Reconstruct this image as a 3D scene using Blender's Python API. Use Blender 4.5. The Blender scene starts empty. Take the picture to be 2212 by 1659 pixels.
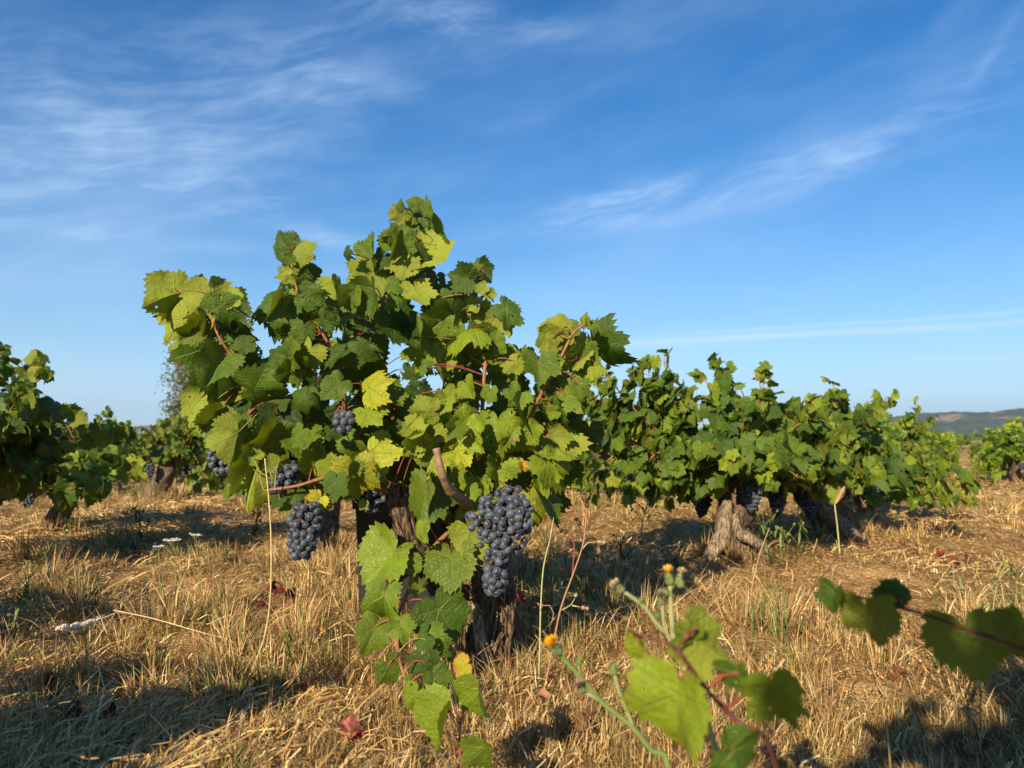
import bpy, math, random
import numpy as np
from mathutils import Vector

# ------------------------------------------------------------------ camera, light, exposure
SC = bpy.context.scene
COL = SC.collection
CAM_H, PITCH, FPX = 0.52, math.radians(4.14), 1672.0   # FPX: focal length in units of a 2212 px wide picture
cam = bpy.data.cameras.new("camera")
cam.sensor_width = 36.0
cam.lens = FPX / 2212 * 36.0
cam.clip_start, cam.clip_end = 0.02, 12000
cam.dof.use_dof = True
cam.dof.focus_distance = 1.75
cam.dof.aperture_fstop = 6.0
camo = bpy.data.objects.new("camera", cam)
COL.objects.link(camo)
camo.location = (0, 0, CAM_H)
camo.rotation_euler = (math.pi / 2 + PITCH, 0, 0)
SC.camera = camo

SUN_EL, SUN_AZ = math.radians(25), math.radians(206)    # azimuth clockwise from +Y: behind the camera, to the left
SUN_DIR = Vector((math.cos(SUN_EL) * math.sin(SUN_AZ), math.cos(SUN_EL) * math.cos(SUN_AZ), math.sin(SUN_EL)))
sun = bpy.data.lights.new("sun", "SUN")
sun.energy, sun.angle, sun.color = 5.0, math.radians(0.53), (1.0, 0.81, 0.55)
suno = bpy.data.objects.new("sun", sun)
COL.objects.link(suno)
suno.rotation_euler = SUN_DIR.to_track_quat('Z', 'Y').to_euler()

SC.view_settings.view_transform = 'Standard'
SC.view_settings.look = 'None'
SC.view_settings.exposure = 0.95
SC.view_settings.gamma = 1.0
SC.cycles.use_denoising = True
SC.cycles.max_bounces = 7
SC.cycles.diffuse_bounces = 3
SC.cycles.glossy_bounces = 2
SC.cycles.transmission_bounces = 3
SC.cycles.transparent_max_bounces = 4
SC.cycles.volume_bounces = 0
SC.cycles.sample_clamp_indirect = 6
SC.cycles.caustics_reflective = SC.cycles.caustics_refractive = False


class NT:
    """small helper for node maths"""
    def __init__(s, nt):
        s.nt = nt

    def node(s, typ, **kw):
        n = s.nt.nodes.new(typ)
        for k, v in kw.items():
            if k in n.inputs:
                s.put(n.inputs[k], v)
            else:
                setattr(n, k, v)
        return n

    def put(s, sock, v):
        if isinstance(v, bpy.types.NodeSocket):
            s.nt.links.new(v, sock)
        else:
            try:
                sock.default_value = v
            except Exception:
                sock.default_value = tuple(v) + (1.0,)

    def m(s, op, a, b=0.0, c=0.0, clamp=False):
        n = s.nt.nodes.new("ShaderNodeMath")
        n.operation = op
        n.use_clamp = clamp
        for i, v in enumerate((a, b, c)):
            s.put(n.inputs[i], v)
        return n.outputs[0]

    def add(s, a, b): return s.m('ADD', a, b)
    def sub(s, a, b): return s.m('SUBTRACT', a, b)
    def mul(s, a, b): return s.m('MULTIPLY', a, b)

    def sstep(s, x, a, b, lo=0.0, hi=1.0):
        n = s.nt.nodes.new("ShaderNodeMapRange")
        n.interpolation_type = 'SMOOTHSTEP'
        for i, v in enumerate((x, a, b, lo, hi)):
            s.put(n.inputs[i], v)
        return n.outputs[0]

    def mix(s, f, a, b, blend='MIX'):
        n = s.nt.nodes.new("ShaderNodeMix")
        n.data_type = 'RGBA'
        n.blend_type = blend
        s.put(n.inputs[0], f)
        for i, v in ((6, a), (7, b)):
            if isinstance(v, bpy.types.NodeSocket):
                s.nt.links.new(v, n.inputs[i])
            else:
                n.inputs[i].default_value = tuple(v) + ((1.0,) if len(v) == 3 else ())
        return n.outputs[2]

    def noise(s, vec, scale, detail=3.0, rough=0.55, dist=0.0):
        n = s.node("ShaderNodeTexNoise")
        if vec is not None:
            s.put(n.inputs["Vector"], vec)
        n.inputs["Scale"].default_value = scale
        n.inputs["Detail"].default_value = detail
        n.inputs["Roughness"].default_value = rough
        n.inputs["Distortion"].default_value = dist
        return n.outputs["Fac"]

    def xyz(s, vec):
        n = s.node("ShaderNodeSeparateXYZ")
        s.put(n.inputs[0], vec)
        return n.outputs

    def comb(s, x, y, z=0.0):
        n = s.node("ShaderNodeCombineXYZ")
        for i, v in enumerate((x, y, z)):
            s.put(n.inputs[i], v)
        return n.outputs[0]


# ------------------------------------------------------------------ sky (Nishita) with cirrus
def make_world():
    w = bpy.data.worlds.new("World")
    SC.world = w
    w.use_nodes = True
    nt = w.node_tree
    nt.nodes.clear()
    N = NT(nt)
    sky = N.node("ShaderNodeTexSky", sky_type='NISHITA', sun_disc=False)
    sky.sun_elevation, sky.sun_rotation = SUN_EL, SUN_AZ
    sky.air_density, sky.dust_density, sky.ozone_density = 1.0, 0.1, 4.0
    hs = N.node("ShaderNodeHueSaturation")
    hs.inputs["Saturation"].default_value = 1.36
    hs.inputs["Hue"].default_value = 0.504
    hs.inputs["Value"].default_value = 1.12
    nt.links.new(sky.outputs[0], hs.inputs["Color"])
    tc = N.node("ShaderNodeTexCoord").outputs["Generated"]
    x, y, z = N.xyz(tc)
    u = N.m('ARCTAN2', x, y)                       # azimuth, radians to the right of north
    v = N.m('ARCSINE', z)                          # elevation
    # streaky cirrus texture: long fibres that climb gently to the right
    ca, sa = math.cos(0.2), math.sin(0.2)
    p = N.add(N.mul(u, ca), N.mul(v, sa))
    q = N.sub(N.mul(v, ca), N.mul(u, sa))
    warp = N.noise(N.comb(N.mul(p, 2.0), N.mul(q, 3.0), 1.7), 1.6, 2.0)
    fib = N.noise(N.comb(N.mul(p, 1.7), N.add(N.mul(q, 11.0), N.mul(warp, 1.1)), 0.3), 4.2, 9.0, 0.70, 0.2)
    puff = N.noise(N.comb(N.mul(p, 3.0), N.mul(q, 6.5), 4.0), 2.4, 7.0, 0.62, 0.1)
    tex = N.add(N.mul(N.sstep(fib, 0.40, 0.70), 0.42), N.mul(N.sstep(puff, 0.40, 0.72), 0.40))
    def sky_dir(px, py):                             # direction of a place in the sky, read off the photograph
        a_, b_ = (px - 1106) / FPX, (829.5 - py) / FPX
        cp, sp = math.cos(PITCH), math.sin(PITCH)
        f_, g_ = cp - b_ * sp, sp + b_ * cp
        return math.atan2(a_, f_), math.atan2(g_, math.hypot(a_, f_))
    blobs = [  # place, half length, half width, tilt, strength
        (330, 378, 0.26, 0.034, 0.03, 1.0), (60, 440, 0.16, 0.04, 0.05, 0.7), (60, 180, 0.16, 0.035, -0.15, 0.62), (420, 300, 0.18, 0.03, 0.20, 0.42), (250, 60, 0.30, 0.05, 0.0, 0.30), (760, 110, 0.20, 0.05, 0.25, 0.40),
        (1000, 40, 0.20, 0.018, -0.12, 0.62), (680, 500, 0.065, 0.014, -0.25, 0.95), (480, 455, 0.05, 0.006, -0.1, 0.45), (340, 520, 0.16, 0.010, 0.0, 0.45), (120, 590, 0.20, 0.022, 0.0, 0.45), (760, 580, 0.05, 0.012, 0.2, 0.4),
        (1340, 430, 0.11, 0.016, 0.10, 0.95), (1250, 490, 0.16, 0.014, 0.05, 0.6), (1640, 385, 0.20, 0.028, 0.14, 0.70), (1900, 300, 0.20, 0.030, 0.30, 0.26), (2080, 210, 0.20, 0.05, 0.40, 0.22), (2060, 30, 0.03, 0.012, 0.5, 0.4), (2140, 120, 0.06, 0.006, 0.9, 0.3),
        (1200, 330, 0.25, 0.03, 0.15, 0.2), (560, 200, 0.25, 0.05, 0.2, 0.35)]
    blobs = [sky_dir(b_[0], b_[1]) + b_[2:] for b_ in blobs]
    tot = None
    for (az, el, a, b, t, k) in blobs:
        du, dv = N.sub(u, az), N.sub(v, el)
        e1 = N.m('DIVIDE', N.add(N.mul(du, math.cos(t)), N.mul(dv, math.sin(t))), a)
        e2 = N.m('DIVIDE', N.sub(N.mul(dv, math.cos(t)), N.mul(du, math.sin(t))), b)
        g = N.mul(N.m('EXPONENT', N.mul(N.add(N.mul(e1, e1), N.mul(e2, e2)), -1.0)), k)
        tot = g if tot is None else N.add(tot, g)
    cloud = N.mul(tot, N.mul(N.add(tex, 0.08), 0.58))
    # two thin contrail-like streaks low on the right
    for (az, el, a, b, t, k) in [sky_dir(1720, 728) + (0.27, 0.0042, 0.005, 0.62), sky_dir(1860, 702) + (0.26, 0.0024, 0.012, 0.38), sky_dir(2140, 775) + (0.08, 0.004, 0.0, 0.5), sky_dir(1400, 750) + (0.10, 0.006, 0.0, 0.3)]:
        du, dv = N.sub(u, az), N.sub(N.sub(v, el), N.mul(N.sub(warp, 0.5), 0.02))
        e1 = N.m('DIVIDE', du, a)
        e2 = N.m('DIVIDE', N.sub(dv, N.mul(du, t)), b)
        g = N.mul(N.m('EXPONENT', N.mul(N.add(N.m('POWER', N.m('ABSOLUTE', e1), 4.0), N.mul(e2, e2)), -1.0)), k)
        cloud = N.add(cloud, N.mul(g, N.add(0.35, fib)))
    # faint veil everywhere
    cloud = N.add(cloud, N.mul(N.sstep(N.noise(N.comb(N.mul(p, 1.2), N.mul(q, 4.0), 9.0), 1.5, 5.0), 0.42, 0.8), 0.20))
    cloud = N.m('MINIMUM', cloud, 0.8)
    air = N.m('EXPONENT', N.mul(N.m('MAXIMUM', v, 0.0), -1 / 0.14))      # clear morning air, paler towards the horizon
    base = N.mix(N.mul(air, 0.92), hs.outputs[0], (4.6, 7.3, 9.7))
    col = N.mix(cloud, base, (5.9, 7.7, 10.0))
    bg = N.node("ShaderNodeBackground")
    N.put(bg.inputs[0], col)
    bg.inputs[1].default_value = 0.064
    out = N.node("ShaderNodeOutputWorld")
    nt.links.new(bg.outputs[0], out.inputs[0])


make_world()

# ------------------------------------------------------------------ geometry helpers
CP, SP = math.cos(PITCH), math.sin(PITCH)


def P(u, v, d):
    """world point seen at (u, v) of a 2212x1659 picture, d metres ahead"""
    x, y = (u - 1106) / FPX, (829.5 - v) / FPX
    fy, fz = CP - y * SP, SP + y * CP
    k = d / fy
    return np.array((x * k, d, CAM_H + fz * k))


def G(u, v, z=0.0):
    """ground point seen at (u, v)"""
    x, y = (u - 1106) / FPX, (829.5 - v) / FPX
    fy, fz = CP - y * SP, SP + y * CP
    k = (z - CAM_H) / fz
    return np.array((x * k, fy * k, z))


def _h(ix, iy, iz):
    n = (ix * 374761393 + iy * 668265263 + iz * 2147483647) & 0xFFFFFFFF
    n = ((n ^ (n >> 13)) * 1274126177) & 0xFFFFFFFF
    return ((n ^ (n >> 16)) & 0xFFFFFF) / float(0xFFFFFF)


def vnoise(x, y, z=0.0):
    x, y, z = np.broadcast_arrays(np.asarray(x, float), np.asarray(y, float), np.asarray(z, float))
    i, j, k = np.floor(x).astype(np.int64), np.floor(y).astype(np.int64), np.floor(z).astype(np.int64)
    fx, fy, fz = x - i, y - j, z - k
    fx, fy, fz = fx * fx * (3 - 2 * fx), fy * fy * (3 - 2 * fy), fz * fz * (3 - 2 * fz)
    r = 0
    for a in (0, 1):
        for b in (0, 1):
            for c in (0, 1):
                w = (fx if a else 1 - fx) * (fy if b else 1 - fy) * (fz if c else 1 - fz)
                r = r + w * _h(i + a, j + b, k + c)
    return r


def fbm(x, y, z=0.0, o=4):
    r, a, t = 0, 1.0, 0
    for k in range(o):
        r = r + a * vnoise(x * 2 ** k + 17.3 * k, y * 2 ** k + 5.1 * k, z * 2 ** k if not np.isscalar(z) else z + k)
        t += a
        a *= 0.5
    return r / t


def gz(x, y):
    """height of the ground"""
    x, y = np.asarray(x, float), np.asarray(y, float)
    r = np.hypot(x, y)
    near = np.exp(-(r / 14) ** 2)
    return (0.12 * (fbm(x * 0.9 + 3, y * 0.9 + 8, 0.5, 3) - 0.5) + 0.085 * (fbm(x * 4, y * 4, 1.5, 3) - 0.5)) * near + clod(x, y) * near


def clod(x, y):
    """lumps of dry soil where the grass is thin"""
    m = np.clip((fbm(x * 1.7 + 70, y * 1.7 + 30, 0.0, 3) - 0.50) * 9, 0, 1)
    return m * (0.11 * np.clip(fbm(x * 7 + 2, y * 7 + 9, 4.0, 3) - 0.46, 0, 1) + 0.05 * np.clip(fbm(x * 19, y * 19, 6.0, 2) - 0.5, 0, 1))


def nrm(a):
    return a / np.maximum(np.linalg.norm(a, axis=-1, keepdims=True), 1e-9)


class NM:
    """collects triangles and per-vertex attributes, links them as ONE mesh object"""
    def __init__(s):
        s.V, s.F, s.A, s.n = [], [], {}, 0

    def add(s, V, F, **at):
        V = np.asarray(V, float).reshape(-1, 3)
        s.V.append(V)
        s.F.append(np.asarray(F, np.int64).reshape(-1, 3) + s.n)
        for k, a in at.items():
            a = np.asarray(a, float)
            if a.ndim == 1:
                a = np.tile(a, (len(V), 1))
            s.A.setdefault(k, []).append(a)
        s.n += len(V)

    def mesh(s, name, mat, smooth=True):
        V = np.concatenate(s.V)
        F = np.concatenate(s.F)
        me = bpy.data.meshes.new(name)
        me.vertices.add(len(V))
        me.vertices.foreach_set("co", V.astype(np.float32).ravel())
        me.loops.add(F.size)
        me.loops.foreach_set("vertex_index", F.astype(np.int32).ravel())
        me.polygons.add(len(F))
        me.polygons.foreach_set("loop_start", np.arange(0, F.size, 3, dtype=np.int32))
        me.polygons.foreach_set("use_smooth", np.full(len(F), smooth))
        for k, a in s.A.items():
            a = np.concatenate(a)
            if a.shape[1] == 3:
                t = me.attributes.new(k, 'FLOAT_VECTOR', 'POINT')
                t.data.foreach_set("vector", a.astype(np.float32).ravel())
            else:
                t = me.attributes.new(k, 'FLOAT_COLOR', 'POINT')
                t.data.foreach_set("color", a.astype(np.float32).ravel())
        me.update()
        me.validate()
        if mat:
            me.materials.append(mat)
        return me

    def build(s, name, mat, parent=None, smooth=True):
        o = bpy.data.objects.new(name, s.mesh(name, mat, smooth))
        COL.objects.link(o)
        if parent is not None:
            o.parent = parent
            o.matrix_parent_inverse = parent.matrix_world.inverted()
        return o


def tag(o, label=None, cat=None, group=None, kind=None):
    if label: o["label"] = label
    if cat: o["category"] = cat
    if group: o["group"] = group
    if kind: o["kind"] = kind
    return o


def thing(name, label, cat, loc=(0, 0, 0), group=None, rz=0.0, sc=1.0):
    o = bpy.data.objects.new(name, None)
    COL.objects.link(o)
    o.empty_display_size = 0.1
    o.location = tuple(loc)
    o.rotation_euler = (0, 0, rz)
    o.scale = (sc, sc, sc)
    from mathutils import Matrix
    o.matrix_world = Matrix.LocRotScale(o.location, o.rotation_euler, o.scale)
    return tag(o, label, cat, group)


def copy_tree(o, parent=None):
    c = o.copy()
    COL.objects.link(c)
    if parent is not None:
        c.parent = parent
    for ch in list(o.children):
        copy_tree(ch, c)
    return c


def spline(pts, step):
    """Catmull-Rom through pts, resampled roughly every step metres; extra columns (radius) ride along"""
    p = np.asarray(pts, float)
    if len(p) < 2:
        return p
    q = np.vstack([2 * p[0] - p[1], p, 2 * p[-1] - p[-2]])
    out = []
    for i in range(len(p) - 1):
        L = np.linalg.norm(p[i + 1, :3] - p[i, :3])
        n = max(1, int(L / step))
        t = (np.arange(n) / n)[:, None]
        a, b, c, d = q[i], q[i + 1], q[i + 2], q[i + 3]
        out.append(0.5 * (2 * b + (c - a) * t + (2 * a - 5 * b + 4 * c - d) * t ** 2 + (3 * b - a - 3 * c + d) * t ** 3))
    out.append(p[-1:])
    return np.vstack(out)


def frames(C):
    T = nrm(np.gradient(C, axis=0))
    U = np.zeros_like(T)
    ref = np.array((0.31, -0.9, 0.3))
    u = np.cross(T[0], ref)
    for i in range(len(T)):
        u = u - T[i] * np.dot(u, T[i])
        u = u / max(np.linalg.norm(u), 1e-9)
        U[i] = u
    return T, U, np.cross(T, U)


def tube(nm, pts, seg=6, step=0.02, cap=True, disp=None, **at):
    """pts: rows x, y, z, radius"""
    p = spline(pts, step)
    C, R = p[:, :3], p[:, 3]
    T, U, W = frames(C)
    th = np.arange(seg) / seg * 2 * np.pi
    rr = np.repeat(R[:, None], seg, 1)
    if disp is not None:
        s = np.concatenate([[0], np.cumsum(np.linalg.norm(np.diff(C, axis=0), axis=1))])
        rr = rr * disp(th[None, :], s[:, None])
    V = C[:, None, :] + rr[..., None] * (np.cos(th)[None, :, None] * U[:, None, :] + np.sin(th)[None, :, None] * W[:, None, :])
    n = len(C)
    i, j = np.meshgrid(np.arange(n - 1), np.arange(seg), indexing='ij')
    a, b = i * seg + j, i * seg + (j + 1) % seg
    c, d = a + seg, b + seg
    F = np.concatenate([np.stack([a, b, d], -1).reshape(-1, 3), np.stack([a, d, c], -1).reshape(-1, 3)])
    V = V.reshape(-1, 3)
    if cap:
        k = len(V)
        V = np.vstack([V, C[:1], C[-1:]])
        jj = np.arange(seg)
        F = np.vstack([F, np.stack([np.full(seg, k), (jj + 1) % seg, jj], -1),
                       np.stack([np.full(seg, k + 1), (n - 1) * seg + jj, (n - 1) * seg + (jj + 1) % seg], -1)])
    nm.add(V, F, **at)
    return p


_ICO = {}


def ico(level=2):
    if level in _ICO:
        return _ICO[level]
    t = (1 + 5 ** 0.5) / 2
    V = [(-1, t, 0), (1, t, 0), (-1, -t, 0), (1, -t, 0), (0, -1, t), (0, 1, t), (0, -1, -t), (0, 1, -t), (t, 0, -1), (t, 0, 1), (-t, 0, -1), (-t, 0, 1)]
    V = [tuple(nrm(np.array(v, float))) for v in V]
    F = [(0, 11, 5), (0, 5, 1), (0, 1, 7), (0, 7, 10), (0, 10, 11), (1, 5, 9), (5, 11, 4), (11, 10, 2), (10, 7, 6), (7, 1, 8), (3, 9, 4), (3, 4, 2), (3, 2, 6), (3, 6, 8), (3, 8, 9),
         (4, 9, 5), (2, 4, 11), (6, 2, 10), (8, 6, 7), (9, 8, 1)]
    for _ in range(level):
        mid, G2 = {}, []
        def mp(a, b):
            k = (min(a, b), max(a, b))
            if k not in mid:
                V.append(tuple(nrm(np.array(V[a]) + np.array(V[b]))))
                mid[k] = len(V) - 1
            return mid[k]
        for a, b, c in F:
            ab, bc, ca = mp(a, b), mp(b, c), mp(c, a)
            G2 += [(a, ab, ca), (b, bc, ab), (c, ca, bc), (ab, bc, ca)]
        F = G2
    _ICO[level] = (np.array(V), np.array(F))
    return _ICO[level]


# ------------------------------------------------------------------ materials
def new_mat(name):
    m = bpy.data.materials.new(name)
    m.use_nodes = True
    m.node_tree.nodes.clear()
    return m, NT(m.node_tree)


def finish(N, shader, disp=None):
    out = N.node("ShaderNodeOutputMaterial")
    N.nt.links.new(shader, out.inputs[0])


def bump(N, height, strength, dist):
    b = N.node("ShaderNodeBump")
    N.put(b.inputs["Height"], height)
    b.inputs["Strength"].default_value = strength
    b.inputs["Distance"].default_value = dist
    return b.outputs[0]


def leaf_material(name, detail=True):
    m, N = new_mat(name)
    at = N.node("ShaderNodeAttribute", attribute_name="col")      # r: hue class / 4, g: random, b: edge fraction
    sx = N.node("ShaderNodeSeparateColor")
    N.put(sx.inputs[0], at.outputs["Color"])
    hue, rnd, edge = sx.outputs[0], sx.outputs[1], sx.outputs[2]
    lv = N.node("ShaderNodeAttribute", attribute_name="luv").outputs["Vector"]
    x, y, sd = N.xyz(lv)
    ramp = N.node("ShaderNodeValToRGB")
    cr = ramp.color_ramp
    stops = [(0.0, (0.022, 0.056, 0.008)), (0.25, (0.052, 0.110, 0.008)), (0.5, (0.185, 0.250, 0.010)), (0.75, (0.30, 0.315, 0.016)), (1.0, (0.40, 0.20, 0.03))]
    cr.elements[0].position, cr.elements[0].color = stops[0][0], stops[0][1] + (1,)
    cr.elements[1].position, cr.elements[1].color = stops[-1][0], stops[-1][1] + (1,)
    for p_, c_ in stops[1:-1]:
        e = cr.elements.new(p_)
        e.color = c_ + (1,)
    pos = N.comb(x, y, N.mul(rnd, 37.0))
    n1 = N.noise(pos, 2.6, 4.0, 0.6)
    n2 = N.noise(pos, 14.0, 3.0, 0.6)
    h = N.add(hue, N.mul(N.sub(n1, 0.5), N.add(0.10, N.mul(hue, 0.42))))
    if detail:
        ax = N.m('ABSOLUTE', x)
        r = N.m('SQRT', N.add(N.mul(x, x), N.mul(y, y)))
        th = N.m('ARCTAN2', ax, y)
        off = N.add(N.mul(N.m('GREATER_THAN', th, 0.46), 0.90), N.mul(N.m('GREATER_THAN', th, 1.42), 0.98))
        th2 = N.sub(th, off)
        a, d = N.mul(r, N.m('COSINE', th2)), N.m('ABSOLUTE', N.mul(r, N.m('SINE', th2)))
        main = N.sub(1.0, N.m('DIVIDE', d, N.sub(0.026, N.mul(a, 0.018)), clamp=False))
        main = N.m('MULTIPLY', N.m('MAXIMUM', main, 0.0), N.m('GREATER_THAN', a, 0.0), clamp=True)
        sec = N.m('ABSOLUTE', N.sub(N.m('FRACT', N.sub(N.mul(a, 6.5), N.mul(d, 5.0))), 0.5))
        secm = N.mul(N.m('SUBTRACT', 1.0, N.mul(sec, 12.0), clamp=True), N.sstep(r, 0.08, 0.25))
        vor = N.node("ShaderNodeTexVoronoi", feature='DISTANCE_TO_EDGE')
        N.put(vor.inputs["Vector"], pos)
        vor.inputs["Scale"].default_value = 13.0
        net = N.m('SUBTRACT', 1.0, N.mul(vor.outputs["Distance"], 14.0), clamp=True)
        vein = N.m('MAXIMUM', main, N.m('MAXIMUM', N.mul(secm, 0.45), N.mul(net, 0.16)))
        # yellowing starts between the veins and at the margin of old leaves
        h = N.add(h, N.mul(N.mul(N.sstep(hue, 0.52, 0.78), N.sub(N.sstep(edge, 0.35, 1.0), 0.35)), 0.22))
        h = N.sub(h, N.mul(N.mul(vein, N.sstep(hue, 0.5, 0.75)), 0.22))
    N.put(ramp.inputs[0], h)
    col = ramp.outputs[0]
    if detail:
        col = N.mix(N.mul(vein, 0.55), col, N.mix(0.5, col, (0.42, 0.46, 0.16)))
        # dusty flecks and small brown scorch
        fleck = N.sstep(N.noise(pos, 36.0, 2.0, 0.7), 0.68, 0.74)
        col = N.mix(N.mul(fleck, N.mul(N.sstep(rnd, 0.3, 0.8), 0.55)), col, (0.40, 0.42, 0.28))
        brown = N.mul(N.sstep(N.add(N.mul(edge, 0.42), N.noise(pos, 4.0, 3.0)), 0.96, 1.06), N.sstep(rnd, 0.45, 0.75))
        col = N.mix(N.mul(brown, 0.75), col, (0.20, 0.085, 0.025))
    col = N.mix(N.mul(N.sstep(n2, 0.3, 0.8), 0.30), col, N.mix(1.0, col, (0.55, 0.62, 0.6), 'MULTIPLY'))
    hsv = N.node("ShaderNodeHueSaturation")
    N.put(hsv.inputs["Value"], N.add(0.74, N.mul(rnd, 0.56)))
    N.put(hsv.inputs["Color"], col)
    col = hsv.outputs[0]
    geo = N.node("ShaderNodeNewGeometry")
    under = N.mix(0.5, col, (0.23, 0.265, 0.045))
    front = N.mix(geo.outputs["Backfacing"], col, under)
    bs = N.node("ShaderNodeBsdfPrincipled")
    N.put(bs.inputs["Base Color"], front)
    N.put(bs.inputs["Roughness"], N.add(0.42, N.mul(geo.outputs["Backfacing"], 0.3)))
    bs.inputs["Specular IOR Level"].default_value = 0.28
    if detail:
        hgt = N.add(N.mul(vein, -0.6), N.add(N.mul(N.noise(pos, 9.0, 4.0), 0.9), N.mul(N.noise(pos, 3.0, 2.0), 1.6)))
        N.put(bs.inputs["Normal"], bump(N, hgt, 0.6, 0.005))
    tr = N.node("ShaderNodeBsdfTranslucent")
    N.put(tr.inputs[0], N.mix(1.0, N.mix(0.6, col, (0.30, 0.36, 0.02)), (1.15, 1.15, 0.7), 'MULTIPLY'))
    mx = N.node("ShaderNodeMixShader")
    mx.inputs[0].default_value = 0.24
    if detail:
        hole = N.mul(N.m('GREATER_THAN', N.noise(pos, 5.5, 1.0, 0.4), 0.735), N.m('GREATER_THAN', rnd, 0.4))
        tp = N.node("ShaderNodeBsdfTransparent")
        mh = N.node("ShaderNodeMixShader")
        N.put(mh.inputs[0], hole)
    N.nt.links.new(bs.outputs[0], mx.inputs[1])
    N.nt.links.new(tr.outputs[0], mx.inputs[2])
    sh = mx.outputs[0]
    if detail:
        N.nt.links.new(sh, mh.inputs[1])
        N.nt.links.new(tp.outputs[0], mh.inputs[2])
        sh = mh.outputs[0]
    finish(N, sh)
    return m


def attr_material(name, rough=0.7, spec=0.2, trans=0.0, noise=0.0, nscale=60.0, bumpd=0.0):
    """colour from the mesh's own 'col' attribute, broken up by noise"""
    m, N = new_mat(name)
    c = N.node("ShaderNodeAttribute", attribute_name="col").outputs["Color"]
    tc = N.node("ShaderNodeTexCoord").outputs["Object"]
    if noise:
        n = N.noise(tc, nscale, 4.0, 0.6)
        c = N.mix(N.mul(N.sstep(n, 0.3, 0.75), noise), c, N.mix(1.0, c, (0.45, 0.42, 0.38), 'MULTIPLY'))
    bs = N.node("ShaderNodeBsdfPrincipled")
    N.put(bs.inputs["Base Color"], c)
    bs.inputs["Roughness"].default_value = rough
    bs.inputs["Specular IOR Level"].default_value = spec
    if bumpd:
        N.put(bs.inputs["Normal"], bump(N, N.noise(tc, nscale * 1.7, 4.0), 0.6, bumpd))
    sh = bs.outputs[0]
    if trans:
        tr = N.node("ShaderNodeBsdfTranslucent")
        N.put(tr.inputs[0], c)
        mx = N.node("ShaderNodeMixShader")
        mx.inputs[0].default_value = trans
        N.nt.links.new(sh, mx.inputs[1])
        N.nt.links.new(tr.outputs[0], mx.inputs[2])
        sh = mx.outputs[0]
    finish(N, sh)
    return m


def bark_material():
    m, N = new_mat("bark")
    lv = N.node("ShaderNodeAttribute", attribute_name="luv").outputs["Vector"]    # angle, length, seed
    c = N.node("ShaderNodeAttribute", attribute_name="col").outputs["Color"]
    tc = N.node("ShaderNodeTexCoord").outputs["Object"]
    x, y, z = N.xyz(tc)
    fib = N.noise(N.comb(N.mul(x, 1.0), N.mul(y, 1.0), N.mul(z, 0.16)), 150.0, 6.0, 0.7, 0.6)
    blot = N.noise(tc, 22.0, 4.0, 0.6)
    col = N.mix(N.sstep(fib, 0.38, 0.62), N.mix(1.0, c, (0.16, 0.13, 0.12), 'MULTIPLY'), c)
    col = N.mix(N.mul(N.sstep(blot, 0.45, 0.75), 0.6), col, N.mix(1.0, col, (1.35, 1.30, 1.25), 'MULTIPLY'))
    bs = N.node("ShaderNodeBsdfPrincipled")
    N.put(bs.inputs["Base Color"], col)
    bs.inputs["Roughness"].default_value = 0.9
    bs.inputs["Specular IOR Level"].default_value = 0.1
    N.put(bs.inputs["Normal"], bump(N, N.add(fib, N.mul(blot, 0.6)), 0.9, 0.006))
    finish(N, bs.outputs[0])
    return m


def grape_material():
    m, N = new_mat("grape_skin")
    tc = N.node("ShaderNodeTexCoord").outputs["Object"]
    oi = N.node("ShaderNodeObjectInfo").outputs["Random"]
    geo = N.node("ShaderNodeNewGeometry").outputs["Position"]
    n = N.noise(geo, 95.0, 4.0, 0.6)
    n2 = N.noise(geo, 420.0, 2.0, 0.6)
    col = N.mix(N.sstep(n, 0.34, 0.62), (0.012, 0.016, 0.028), (0.064, 0.079, 0.112))
    col = N.mix(N.mul(N.sstep(n2, 0.5, 0.8), 0.35), col, (0.030, 0.034, 0.055))
    hv = N.node("ShaderNodeHueSaturation")
    N.put(hv.inputs["Color"], col)
    N.put(hv.inputs["Value"], N.add(0.66, N.mul(oi, 0.66)))
    N.put(hv.inputs["Hue"], N.add(0.485, N.mul(N.sstep(oi, 0.8, 1.0), 0.08)))
    col = hv.outputs[0]
    bs = N.node("ShaderNodeBsdfPrincipled")
    N.put(bs.inputs["Base Color"], col)
    N.put(bs.inputs["Roughness"], N.add(0.34, N.mul(N.sstep(n, 0.34, 0.62), 0.24)))
    bs.inputs["Specular IOR Level"].default_value = 0.35
    N.put(bs.inputs["Sheen Weight"], 0.25)
    bs.inputs["Sheen Roughness"].default_value = 0.5
    bs.inputs["Sheen Tint"].default_value = (0.6, 0.7, 0.9, 1)
    finish(N, bs.outputs[0])
    return m


def soil_material():
    m, N = new_mat("soil")
    p = N.node("ShaderNodeNewGeometry").outputs["Position"]
    a = N.noise(p, 2.2, 5.0, 0.6)
    b = N.noise(p, 28.0, 5.0, 0.65)
    c = N.noise(p, 150.0, 3.0, 0.6)
    col = N.mix(N.sstep(a, 0.3, 0.7), (0.36, 0.225, 0.100), (0.52, 0.35, 0.165))
    col = N.mix(N.mul(N.sstep(b, 0.42, 0.72), 0.7), col, (0.19, 0.115, 0.05))
    col = N.mix(N.mul(N.sstep(c, 0.5, 0.75), 0.5), col, (0.50, 0.37, 0.20))
    bs = N.node("ShaderNodeBsdfPrincipled")
    N.put(bs.inputs["Base Color"], col)
    bs.inputs["Roughness"].default_value = 0.95
    bs.inputs["Specular IOR Level"].default_value = 0.1
    N.put(bs.inputs["Normal"], bump(N, N.add(b, N.mul(c, 0.5)), 0.8, 0.02))
    finish(N, bs.outputs[0])
    return m


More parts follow.
